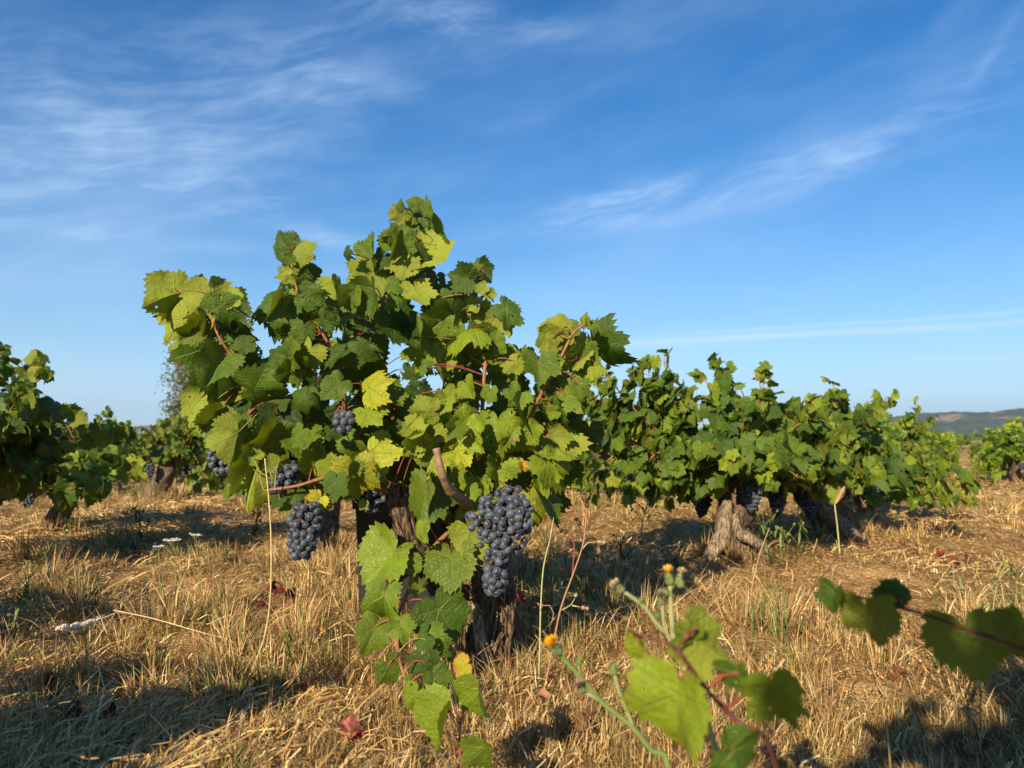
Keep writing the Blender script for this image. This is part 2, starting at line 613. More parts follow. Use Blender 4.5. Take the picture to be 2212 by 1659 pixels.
def hill_material():
    m, N = new_mat("hill_woodland")
    p = N.node("ShaderNodeNewGeometry").outputs["Position"]
    a = N.noise(p, 0.006, 5.0, 0.6, 0.5)
    b = N.noise(p, 0.05, 5.0, 0.7)
    col = N.mix(N.sstep(b, 0.35, 0.65), (0.030, 0.052, 0.030), (0.085, 0.105, 0.055))
    col = N.mix(N.mul(N.sstep(a, 0.53, 0.60), 0.85), col, (0.30, 0.23, 0.14))
    bs = N.node("ShaderNodeBsdfPrincipled")
    N.put(bs.inputs["Base Color"], col)
    bs.inputs["Roughness"].default_value = 1.0
    bs.inputs["Specular IOR Level"].default_value = 0.0
    N.put(bs.inputs["Normal"], bump(N, b, 1.0, 8.0))
    finish(N, bs.outputs[0])
    return m


M_LEAF = leaf_material("vine_leaf")
M_LEAF_FAR = leaf_material("vine_leaf_far", False)
M_CANE = attr_material("cane_wood", 0.6, 0.3, 0.0, 0.7, 90.0, 0.002)
M_BARK = bark_material()
M_GRAPE = grape_material()
M_SOIL = soil_material()
M_GRASS = attr_material("dry_grass", 0.6, 0.25, 0.22)
M_PLANT = attr_material("weed_green", 0.55, 0.3, 0.15, 0.4, 120.0)
M_DRYLEAF = attr_material("dry_leaf", 0.65, 0.25, 0.2, 0.7, 70.0, 0.004)
M_TREE = attr_material("tree_foliage", 0.6, 0.2, 0.25)
M_PLASTIC = attr_material("black_plastic", 0.45, 0.4, 0.0, 0.6, 25.0, 0.001)
M_HILL = hill_material()


# ------------------------------------------------------------------ vine leaves
def leaf_template(rng, n_teeth=38, rings=(0.30, 0.58, 0.82, 1.0), tooth=0.075, lobes=1.0):
    """one grape leaf outline: five lobes, toothed margin; tip at (0, 1), stalk joint at (0, 0)"""
    key = np.radians([0, 14, 27, 40, 54, 68, 82, 97, 112, 130, 148, 164, 174, 180])
    s = 1 - lobes
    val = np.array([1.0, 0.86, 0.70 + 0.12 * s, 0.80, 0.93, 0.80, 0.66 + 0.1 * s, 0.72, 0.76, 0.68, 0.58, 0.45, 0.30, 0.10])
    out_th, out_r, base_r = [], [], []
    for side in (1, -1):
        v = val * (1 + rng.normal(0, 0.07, len(val)))
        v[0], v[-1] = 1.0, 0.10
        t = np.linspace(0, np.pi, n_teeth + 1)
        r = np.interp(t, key, v)
        # smooth the piecewise profile a little
        r = np.convolve(np.pad(r, 1, mode='edge'), (0.2, 0.6, 0.2), 'valid')
        k = np.arange(n_teeth + 1)
        jit = rng.uniform(0.25, 1.6, n_teeth + 1)
        tr = r * np.where(k % 2 == 0, 1 + tooth * jit, 1 - tooth * 0.8 * jit)
        tt = t + np.where(k % 2 == 0, -0.35, 0.1) * (np.pi / n_teeth) * (t > 0)
        tr[0] = 1.04
        if side == 1:
            out_th += list(tt[:-1]); out_r += list(tr[:-1]); base_r += list(r[:-1])
        else:
            out_th += list(-tt[1:][::-1]); out_r += list(tr[1:][::-1]); base_r += list(r[1:][::-1])
    th, ro, rb = np.array(out_th), np.array(out_r), np.array(base_r)
    n = len(th)
    X, Y, E = [0.0], [0.0], [0.0]
    for f in rings:
        rad = (rb * (1 - (f - 0.7) / 0.3) + ro * ((f - 0.7) / 0.3)) * f if 0.7 < f < 1.0 else (ro if f == 1.0 else rb * f)
        X += list(np.sin(th) * rad); Y += list(np.cos(th) * rad); E += [f] * n
    F = []
    for i in range(n):
        j = (i + 1) % n
        F.append((0, 1 + j, 1 + i))
        for k in range(len(rings) - 1):
            a, b = 1 + k * n + i, 1 + k * n + j
            c, d = a + n, b + n
            F += [(a, b, d), (a, d, c)]
    return np.array(X), np.array(Y), np.array(E), np.array(F)


TR = np.random.default_rng(5)
LOD0 = [leaf_template(TR, k, tooth=t, lobes=l) for k, t, l in ((28, 0.075, 1.0), (32, 0.065, 0.7), (26, 0.085, 1.4), (30, 0.07, 0.3), (26, 0.08, 1.2), (34, 0.06, 0.5), (24, 0.09, 1.7), (30, 0.075, 0.1), (30, 0.07, 0.9), (26, 0.08, 1.1))]
LOD1 = [leaf_template(TR, 20, (0.5, 1.0), 0.09, l) for l in (1.0, 0.6, 1.1, 0.4)]
LOD2 = [leaf_template(TR, 9, (1.0,), 0.10, l) for l in (1.0, 0.5)]


def add_leaf(nm, temps, rng, J, tip, n, L, hue, fold=None, curl=None, wave=None):
    """J stalk joint, tip unit direction to the tip, n unit normal of the upper side, L length joint-tip"""
    X, Y, E, F = temps[rng.integers(len(temps))]
    if rng.random() < 0.5:
        X = -X
        F = F[:, ::-1]
    asx = rng.uniform(0.80, 1.04)
    X = X * asx
    R2 = X * X + Y * Y
    fold = (rng.uniform(-0.1, 0.45) if rng.random() < 0.7 else rng.uniform(0.4, 1.1)) if fold is None else fold
    curl = rng.normal(0.22, 0.26) if curl is None else curl
    wave = rng.uniform(0.05, 0.18) if wave is None else wave
    ph = rng.uniform(0, 6.28, 3)
    th = np.arctan2(X, Y)
    Z = fold * np.abs(X) - curl * R2 + wave * R2 * np.sin(3 * th + ph[0]) + 0.6 * wave * R2 * np.sin(5 * th + ph[1]) + rng.normal(0, 0.12) * X * Y
    Z = Z + 0.025 * np.sin(9 * X + ph[2]) * np.sin(8 * Y + ph[1]) * E
    tip, n = np.asarray(tip, float), np.asarray(n, float)
    tip = tip / np.linalg.norm(tip)
    n = n - tip * np.dot(n, tip)
    n = n / max(np.linalg.norm(n), 1e-6)
    side = np.cross(tip, n)
    V = J + L * (X[:, None] * side + Y[:, None] * tip + Z[:, None] * n)
    rd = rng.random()
    col = np.stack([np.full(len(X), hue / 4.0), np.full(len(X), rd), E, np.ones(len(X))], -1)
    luv = np.stack([X / asx, Y, np.full(len(X), rd)], -1)
    nm.add(V, F, col=col, luv=luv)


CANE_C = np.array((0.27, 0.125, 0.060, 1.0))
CANE_RED = np.array((0.30, 0.070, 0.055, 1.0))
CANE_GREEN = np.array((0.22, 0.20, 0.06, 1.0))


def bark_disp(seed, k=9, amp=0.22, twist=3.0):
    def f(th, s):
        t = th + twist * s
        ridge = fbm(np.cos(t) * k * 0.5 + seed, np.sin(t) * k * 0.5, s * 7.0 + seed, 4)
        lump = fbm(np.cos(th) * 1.2 + seed * 3, np.sin(th) * 1.2, s * 11.0, 2)
        return 1 + amp * (ridge - 0.5) * 2.2 + 0.5 * (lump - 0.5)
    return f


def bark_tube(nm, pts, seed, seg=40, step=0.006, col=(0.20, 0.145, 0.105, 1), amp=0.22, twist=3.0):
    tube(nm, pts, seg, step, True, bark_disp(seed, 14, amp, twist), col=np.array(col))


def bark_strips(nm, rng, pts, n=40, col=(0.24, 0.18, 0.13, 1), wid=0.004, ln=0.07):
    """loose ribbons of peeling bark along a limb"""
    p = spline(pts, 0.01)
    C, R = p[:, :3], p[:, 3]
    T, U, W = frames(C)
    for _ in range(n):
        i = rng.integers(0, max(1, len(C) - 3))
        m = max(3, int(rng.uniform(0.4, 1.0) * ln / 0.01))
        idx = np.clip(np.arange(i, i + m), 0, len(C) - 1)
        a0 = rng.uniform(0, 6.28)
        a = a0 + rng.normal(0, 0.25) * np.linspace(0, 1, m)
        lift = 1.04 + np.linspace(0, 1, m) ** 2 * rng.uniform(0.0, 0.35)
        lift = lift + 0.1
        ctr = C[idx] + (R[idx] * lift)[:, None] * (np.cos(a)[:, None] * U[idx] + np.sin(a)[:, None] * W[idx])
        tan = -np.sin(a)[:, None] * U[idx] + np.cos(a)[:, None] * W[idx]
        w = wid * rng.uniform(0.4, 1.2) * np.sin(np.linspace(0.25, 2.9, m))[:, None]
        V = np.concatenate([ctr - tan * w, ctr + tan * w])
        q = np.arange(m - 1)
        F = np.concatenate([np.stack([q, q + 1, q + 1 + m], -1), np.stack([q, q + 1 + m, q + m], -1)])
        nm.add(V, F, col=np.array(col) * np.array((*([rng.uniform(0.6, 1.5)] * 3), 1)))


# ------------------------------------------------------------------ grape bunches
def bunch_points(rng, rows, rb, depthk=0.8, tries=4200):
    """rows: (centre xyz, half width) from the shoulder down; packs berries over the outside of that cone"""
    rows = [(np.asarray(c, float), w) for c, w in rows]
    pts = []
    for _ in range(tries):
        t = rng.random() * (len(rows) - 1)
        i = int(t)
        f = t - i
        c = rows[i][0] * (1 - f) + rows[i + 1][0] * f
        w = rows[i][1] * (1 - f) + rows[i + 1][1] * f
        a = rng.uniform(0, 2 * np.pi)
        k = rng.uniform(0.75, 1.0) if rng.random() < 0.8 else rng.uniform(0, 0.75)
        p = c + np.array((np.cos(a) * w * k, np.sin(a) * w * k * depthk, rng.normal(0, rb * 0.2)))
        if all(np.dot(p - q, p - q) > (1.52 * rb) ** 2 for q in pts):
            pts.append(p)
    return pts


def berry_mesh():
    V, F = ico(3)
    V = V * np.array((1, 1, 1.04))
    nm = NM()
    nm.add(V, F)
    return nm.mesh("grape", M_GRAPE)


BERRY = berry_mesh()


def grape_bunch(parent, rng, rows, rb, single=True, stalk=None):
    """a bunch as a part; berries as sub-parts (single) or as one mesh for bunches too small to count"""
    pts = bunch_points(rng, rows, rb)
    st = NM()
    top, bot = np.asarray(rows[0][0], float), np.asarray(rows[-1][0], float)
    line = [top + (0, 0, 0.035)] if stalk is None else [np.asarray(stalk, float)]
    line += [np.asarray(c, float) for c, w in rows]
    tube(st, [tuple(p) + (0.0022,) for p in line], 6, 0.01, col=np.array((0.24, 0.13, 0.06, 1)))
    if single:
        pts = sorted(pts, key=lambda p: p[1])[:98]
        for p in pts:
            i = min(range(len(rows)), key=lambda k: np.linalg.norm(np.asarray(rows[k][0]) - p))
            q = np.asarray(rows[i][0], float)
            tube(st, [tuple(q) + (0.0011,), tuple((p + q) / 2 + (0, 0, 0.003)) + (0.0009,), tuple(p) + (0.0009,)], 5, 0.02, col=np.array((0.26, 0.15, 0.06, 1)))
        b = st.build("grape_bunch", M_CANE, parent)
        for p in pts:
            o = bpy.data.objects.new("grape", BERRY)
            COL.objects.link(o)
            o.parent = b
            o.matrix_parent_inverse = b.matrix_world.inverted()
            r = rb * rng.uniform(0.80, 1.08)
            o.location = tuple(p)
            o.scale = (r * rng.uniform(0.92, 1.02), r * rng.uniform(0.92, 1.02), r * rng.uniform(0.95, 1.08))
            o.rotation_euler = tuple(rng.uniform(0, 3, 3))
        return b
    nm = NM()
    V, F = ico(2)
    for p in pts:
        nm.add(p + V * rb * rng.uniform(0.85, 1.05), F)
    return nm.build("grape_bunch", M_GRAPE, parent)


# ------------------------------------------------------------------ generic bush vine
def grow_shoot(rng, start, az, el, length, grav, step=0.03, lim=0.33):
    p = np.array(start, float)
    d = np.array((math.cos(el) * math.sin(az), math.cos(el) * math.cos(az), math.sin(el)))
    out = [p.copy()]
    for i in range(int(length / step)):
        d = d + np.array((rng.normal(0, 0.07), rng.normal(0, 0.07), rng.normal(0, 0.05) - grav * step * (0.4 + 1.6 * i * step / length)))
        d = d / np.linalg.norm(d)
        p = p + d * step
        if p[2] < lim:
            p[2] = lim
            d[2] = abs(d[2]) * 0.2
        out.append(p.copy())
    return np.array(out)


def leaves_on_shoot(nm, cn, rng, sh, temps, L0, hue, ctr, petiole=True, skip=2, dens=1.0, down=0.8):
    n = len(sh)
    for i in range(skip, n):
        for rep in range(2 if rng.random() < dens - 1 + 0.35 else 1):
            if rng.random() > dens:
                continue
            p = sh[i]
            t = nrm(sh[min(i + 1, n - 1)] - sh[i - 1])
            o = p - ctr
            o[2] *= 0.6
            o = nrm(o)
            pd = nrm(np.cross(t, rng.normal(0, 1, 3)) + 0.7 * o + np.array((0, 0, 0.35)))
            fr = i / n
            L = L0 * rng.uniform(0.7, 1.15) * (1.0 - 0.45 * max(0, fr - 0.6) / 0.4)
            J = p + pd * L * rng.uniform(0.5, 1.1)
            nn = nrm(o * 0.75 + np.array((0, 0, 0.35)) + np.array(SUN_DIR) * 0.25 + rng.normal(0, 0.38, 3))
            tip = nrm(o * 0.35 + np.array((0, 0, -down)) + rng.normal(0, 0.45, 3))
            if petiole and cn is not None:
                tube(cn, [tuple(p) + (0.0014,), tuple((p + J) / 2 + (0, 0, 0.006)) + (0.0012,), tuple(J) + (0.0011,)], 4, 0.03, False, col=CANE_RED if rng.random() < 0.6 else CANE_GREEN)
            hh = min(3.4, max(0.0, hue + rng.normal(0, 0.32) + (0.55 if fr > 0.75 else 0) + (1.1 if rng.random() < 0.07 else 0)))
            add_leaf(nm, temps, rng, J, tip, nn, L, hh)


def bush_vine(root, seed, temps, mat, height=0.8, width=0.5, n_shoots=14, L0=0.062, hue=0.9, canes=True, bunches=3, trunk=None, special=(), trunk_col=(0.20, 0.145, 0.105, 1), dens=1.0,
              head=0.36, trunk_seg=28, skirt=0.35, ribs=(), low=0.33):
    """builds trunk, canes, foliage and bunches as parts of root, in root's own coordinates (root at origin while building)"""
    rng = np.random.default_rng(seed)
    tk = NM()
    if trunk is None:
        lean = rng.normal(0, 0.05, 2)
        trunk = [(0, 0, -0.05, 0.075), (lean[0] * 0.4, lean[1] * 0.4, 0.10, 0.058), (lean[0], lean[1], 0.22, 0.052), (lean[0] * 1.2, lean[1] * 1.1, head - 0.04, 0.062), (lean[0] * 1.2, lean[1] * 1.2, head + 0.02, 0.045)]
    bark_tube(tk, trunk, seed * 1.37, trunk_seg, 0.010, trunk_col)
    if trunk_seg > 20:
        bark_strips(tk, rng, trunk, 45)
    hx = np.array(trunk[-1][:3])
    arms = []
    for k in range(4):
        a = k * 1.57 + rng.uniform(-0.5, 0.5)
        e = hx + np.array((math.sin(a) * 0.15, math.cos(a) * 0.15, rng.uniform(0.03, 0.1)))
        arms.append(e)
        pts = [tuple(hx - (0, 0, 0.03)) + (0.042,), tuple((hx + e) / 2 + (0, 0, -0.005)) + (0.034,), tuple(e) + (0.027,)]
        bark_tube(tk, pts, seed + k * 3.3, max(12, trunk_seg // 2), 0.012, trunk_col)
        if trunk_seg > 20:
            bark_strips(tk, rng, pts, 14, ln=0.05)
    for k, rb in enumerate(ribs):
        bark_tube(tk, rb, seed * 0.7 + k, 24, 0.008, (0.30, 0.24, 0.17, 1), 0.20, 0.8)
    tk.build("trunk", M_BARK, root)
    nm = NM()
    ctr = np.array((hx[0], hx[1], head + 0.1))
    shoots = []
    for k in range(n_shoots):
        az = k / n_shoots * 6.283 * 2.0 + rng.uniform(-0.4, 0.4)
        tall = rng.random()
        el = rng.uniform(0.15, 1.25)
        if tall < skirt:
            ln, grav, el = rng.uniform(0.45, 0.75) * width / 0.5, 5.5, rng.uniform(-0.1, 0.6)
        else:
            ln, grav = (height - head) * rng.uniform(0.85, 1.3), 1.6
        st = arms[k % 4] + rng.normal(0, 0.015, 3)
        shoots.append(grow_shoot(rng, st, az, el, ln, grav, lim=low))
    for s in special:
        shoots.append(spline(np.array(s, float), 0.03))
    for sh in shoots:
        cn = NM()
        leaves_on_shoot(nm, cn if canes else None, rng, sh, temps, L0, hue, ctr, canes, 2, dens)
        if canes:
            r = np.linspace(0.0048, 0.0018, len(sh))
            tube(cn, np.column_stack([sh, r]), 6, 0.03, col=CANE_C)
            cn.build("cane", M_CANE, root)
    nm.build("foliage", mat, root)
    for k in range(bunches):
        a = arms[k % 4]
        c = np.array((a[0] * rng.uniform(0.9, 1.5), a[1] * rng.uniform(0.9, 1.5), a[2] - rng.uniform(0.06, 0.13)))
        h = rng.uniform(0.09, 0.14)
        rows = [(c, 0.030), (c - (0, 0, h * 0.3), 0.042), (c - (0, 0, h * 0.65), 0.030), (c - (0, 0, h), 0.010)]
        grape_bunch(root, rng, rows, 0.0092, False, stalk=a)
    return arms


# ------------------------------------------------------------------ the ground
def make_ground():
    def axis(lo, hi, fine_lo, fine_hi, st):
        a = list(np.arange(fine_lo, fine_hi + 1e-6, st))
        k, x = st, fine_hi
        while x < hi:
            k *= 1.22
            x += k
            a.append(x)
        k, x = st, fine_lo
        while x > lo:
            k *= 1.22
            x -= k
            a.insert(0, x)
        return np.array(a)
    X, Y = np.meshgrid(axis(-3000, 3000, -5, 6, 0.05), axis(-150, 3300, 0.2, 9, 0.05), indexing='ij')
    Z = gz(X, Y) + 0.012 * (fbm(X * 16, Y * 16, 2.2, 3) - 0.5) * np.exp(-(np.hypot(X, Y) / 12) ** 2)
    n, m = X.shape
    i, j = np.meshgrid(np.arange(n - 1), np.arange(m - 1), indexing='ij')
    a = i * m + j
    F = np.concatenate([np.stack([a, a + m, a + m + 1], -1).reshape(-1, 3), np.stack([a, a + m + 1, a + 1], -1).reshape(-1, 3)])
    nm = NM()
    nm.add(np.stack([X, Y, Z], -1).reshape(-1, 3), F)
    tag(nm.build("ground", M_SOIL), kind="structure")


make_ground()

# ------------------------------------------------------------------ dry grass
STRAW = np.array([(0.61, 0.42, 0.180), (0.50, 0.32, 0.120), (0.72, 0.57, 0.300), (0.30, 0.185, 0.080), (0.44, 0.32, 0.125), (0.150, 0.20, 0.055), (0.30, 0.13, 0.065)])
STRAW_P = np.array([0.25, 0.22, 0.14, 0.17, 0.11, 0.065, 0.045])


def blades(rng, x, y, h, w, lean_dir, lean, cols):
    n = len(x)
    z0 = gz(x, y) - 0.004
    t = np.array((0.0, 0.36, 0.70, 1.0))
    wd = np.array((0.8, 1.0, 0.7, 0.0))
    bend = lean[:, None] * (t[None, :] ** 1.5)
    cx = x[:, None] + np.cos(lean_dir)[:, None] * bend * h[:, None]
    cy = y[:, None] + np.sin(lean_dir)[:, None] * bend * h[:, None]
    cz = z0[:, None] + h[:, None] * t[None, :] * np.sqrt(np.maximum(0.05, 1 - (0.72 * np.minimum(lean, 1.3))[:, None] ** 2 * t[None, :]))
    fa = rng.uniform(0, 2 * np.pi, n)
    sx, sy = np.cos(fa)[:, None] * w[:, None], np.sin(fa)[:, None] * w[:, None]
    V = np.empty((n, 7, 3))
    for k in range(3):
        V[:, 2 * k, 0], V[:, 2 * k, 1], V[:, 2 * k, 2] = cx[:, k] - sx[:, 0] * wd[k], cy[:, k] - sy[:, 0] * wd[k], cz[:, k]
        V[:, 2 * k + 1, 0], V[:, 2 * k + 1, 1], V[:, 2 * k + 1, 2] = cx[:, k] + sx[:, 0] * wd[k], cy[:, k] + sy[:, 0] * wd[k], cz[:, k]
    V[:, 6, 0], V[:, 6, 1], V[:, 6, 2] = cx[:, 3], cy[:, 3], cz[:, 3]
    f = np.array([(0, 1, 3), (0, 3, 2), (2, 3, 5), (2, 5, 4), (4, 5, 6)])
    F = (np.arange(n)[:, None, None] * 7 + f[None]).reshape(-1, 3)
    C = np.concatenate([np.repeat(cols[:, None, :], 7, 1), np.ones((n, 7, 1))], -1).reshape(-1, 4)
    return V.reshape(-1, 3), F, C


def grass_cols(rng, n, gx, gy, green=0.0):
    pat = fbm(gx * 1.3 + 40, gy * 1.3, 3.0, 3)
    idx = rng.choice(len(STRAW), n, p=STRAW_P)
    gr = rng.random(n) < np.clip((pat - 0.55) * 1.4 + green, 0, 0.5)
    idx[gr] = 5
    return STRAW[idx] * rng.uniform(0.65, 1.25, (n, 1))


def make_grass():
    rng = np.random.default_rng(11)
    nm = NM()
    # tufts: blades radiating from shared roots; density falls with distance
    nt = 19000
    d = np.exp(rng.uniform(np.log(0.95), np.log(30.0), nt))
    a = rng.uniform(-0.84, 0.84, nt)
    tx, ty = np.sin(a) * d, np.cos(a) * d
    tall = np.clip(fbm(tx * 1.1 + 9, ty * 1.1 + 2, 0.0, 3) * 3.6 - 1.55 - 0.35 * np.clip((tx - 0.3) / 0.5, 0, 1), 0.0, 1)
    th = (0.018 + 0.070 * tall) * rng.uniform(0.5, 1.4, nt) * np.clip(d / 1.9, 0.55, 1.0)
    bare = fbm(tx * 1.7 + 70, ty * 1.7 + 30, 0.0, 3)
    keep = (bare < 0.56 - 0.07 * np.clip((tx - 0.25) / 0.5, 0, 1)) & (rng.random(nt) < 0.45 + 0.6 * tall)
    tx, ty, th, d = tx[keep], ty[keep], th[keep], d[keep]
    per = 17
    n = len(tx) * per
    X, Y, D = np.repeat(tx, per), np.repeat(ty, per), np.repeat(d, per)
    ra, rr = rng.uniform(0, 6.283, n), np.abs(rng.normal(0, 0.013, n)) * (0.7 + 0.22 * D)
    x, y = X + np.cos(ra) * rr, Y + np.sin(ra) * rr
    sweep = fbm(x * 0.7, y * 0.7 + 50, 0.0, 2) * 9.0
    ld = np.where(rng.random(n) < 0.6, ra + rng.normal(0, 0.3, n), sweep + rng.normal(0, 0.5, n))
    lean = np.abs(rng.normal(0.35, 0.45, n)) + np.clip(fbm(x * 0.9 + 5, y * 0.9, 0.0, 2) - 0.40, 0, 1) * 2.6
    h = np.repeat(th, per) * rng.uniform(0.35, 1.35, n) * (1 + 0.02 * D)
    w = 0.00062 * (0.75 + 0.42 * D) * rng.uniform(0.5, 1.6, n)
    w = np.where(rng.random(n) < 0.06, w * 2.2, w)
    tint = np.repeat(rng.uniform(0.7, 1.2, len(tx)), per)[:, None]
    V, F, C = blades(rng, x, y, h, w, ld, lean, grass_cols(rng, n, x, y) * tint)
    nm.add(V, F, col=C)
    # big rough tussocks
    nt = 1500
    d = np.exp(rng.uniform(np.log(1.05), np.log(13.0), nt))
    a = rng.uniform(-0.84, 0.84, nt)
    tx, ty = np.sin(a) * d, np.cos(a) * d
    keep = fbm(tx * 0.9 + 31, ty * 0.9 + 4, 0.0, 2) > 0.44
    tx, ty, d = tx[keep], ty[keep], d[keep]
    for (u, v, r) in ((1050, 1440, 0.09), (1590, 1218, 0.12), (1800, 1168, 0.15), (118, 1152, 0.10), (700, 1192, 0.10), (345, 1088, 0.12), (1300, 1092, 0.10)):
        f = G(u, v)
        aa = rng.uniform(0, 6.28, 9)
        tx, ty = np.concatenate([tx, f[0] + np.cos(aa) * r]), np.concatenate([ty, f[1] + np.sin(aa) * r])
    d = np.hypot(tx, ty)
    per = 70
    n = len(tx) * per
    X, Y, D = np.repeat(tx, per), np.repeat(ty, per), np.repeat(d, per)
    ra, rr = rng.uniform(0, 6.283, n), np.abs(rng.normal(0, 0.028, n)) * (0.8 + 0.12 * D)
    x, y = X + np.cos(ra) * rr, Y + np.sin(ra) * rr
    comb = np.repeat(rng.uniform(0, 6.283, len(tx)), per)
    ld = np.where(rng.random(n) < 0.5, ra, comb + rng.normal(0, 0.45, n))
    lean = np.abs(rng.normal(0.45, 0.45, n))
    h = np.repeat(rng.uniform(0.05, 0.12, len(tx)), per) * rng.uniform(0.3, 1.3, n) * np.clip(D / 1.9, 0.6, 1.15)
    w = 0.0007 * (0.75 + 0.42 * D) * rng.uniform(0.5, 1.6, n)
    green = np.repeat(rng.random(len(tx)) < 0.16, per)
    cc = grass_cols(rng, n, x, y) * np.repeat(rng.uniform(0.65, 1.15, len(tx)), per)[:, None]
    gi = green & (rng.random(n) < 0.6)
    cc[gi] = np.array((0.15, 0.20, 0.05)) * rng.uniform(0.6, 1.3, (int(gi.sum()), 1))
    V, F, C = blades(rng, x, y, h, w, ld, lean, cc)
    nm.add(V, F, col=C)
    # short stubble everywhere
    n = 95000
    d = np.exp(rng.uniform(np.log(0.95), np.log(24.0), n))
    a = rng.uniform(-0.84, 0.84, n)
    x, y = np.sin(a) * d, np.cos(a) * d
    k = (fbm(x * 1.7 + 70, y * 1.7 + 30, 0.0, 3) < 0.55) | (rng.random(n) < 0.5)
    x, y, d = x[k], y[k], d[k]
    n = len(x)
    h = rng.uniform(0.008, 0.034, n) * (1 + 0.03 * d)
    V, F, C = blades(rng, x, y, h, 0.0006 * (0.75 + 0.42 * d) * rng.uniform(0.6, 1.3, n), rng.uniform(0, 6.283, n), np.abs(rng.normal(0.5, 0.5, n)), grass_cols(rng, n, x, y, 0.03))
    nm.add(V, F, col=C)
    # fallen straw lying over each other
    n = 100000
    d = np.exp(rng.uniform(np.log(0.95), np.log(14.0), n))
    a = rng.uniform(-0.84, 0.84, n)
    x, y = np.sin(a) * d, np.cos(a) * d
    k = (fbm(x * 1.7 + 70, y * 1.7 + 30, 0.0, 3) < 0.56) | (rng.random(n) < 0.65)
    x, y, d = x[k], y[k], d[k]
    n = len(x)
    ln = rng.uniform(0.02, 0.10, n) * (0.8 + 0.08 * d) * np.where(rng.random(n) < 0.05, 2.2, 1.0)
    az = fbm(x * 0.8 + 12, y * 0.8, 0.0, 2) * 7 + rng.normal(0, 0.9, n)
    z0 = gz(x, y) + rng.uniform(0.004, 0.03, n)
    dz = rng.normal(0.0, 0.24, n)
    ww = 0.0008 * (0.75 + 0.42 * d) * rng.uniform(0.6, 1.5, n)
    ex, ey = np.cos(az), np.sin(az)
    V = np.empty((n, 6, 3))
    for k, t in enumerate((0.0, 0.5, 1.0)):
        bx = np.sin(t * np.pi) * ln * rng.normal(0, 0.1, n)
        for s_ in (0, 1):
            sg = (-1, 1)[s_]
            V[:, 2 * k + s_, 0] = x + ex * ln * t - ey * (sg * ww + bx)
            V[:, 2 * k + s_, 1] = y + ey * ln * t + ex * (sg * ww + bx)
            V[:, 2 * k + s_, 2] = z0 + dz * ln * t + np.sin(t * np.pi) * 0.01 + 0.6 * sg * ww
    f = np.array([(0, 1, 3), (0, 3, 2), (2, 3, 5), (2, 5, 4)])
    F = (np.arange(n)[:, None, None] * 6 + f[None]).reshape(-1, 3)
    c = STRAW[rng.choice([0, 1, 2, 3], n, p=[0.35, 0.25, 0.25, 0.15])] * rng.uniform(0.7, 1.2, (n, 1))
    C = np.concatenate([np.repeat(c[:, None, :], 6, 1), np.ones((n, 6, 1))], -1).reshape(-1, 4)
    nm.add(V.reshape(-1, 3), F, col=C)
    tag(nm.build("dry_grass", M_GRASS, smooth=False), "dry straw coloured grass with green blades covering the vineyard floor", "grass", kind="stuff")


make_grass()

# ------------------------------------------------------------------ the big vine in front
R1, R2, R3, R4, R5 = (293.8, 397.5), (777.6, 397.5), (345.6, 777.6), (734.4, 777.6), (734.4, 1123.0)
ZS = 0.2578
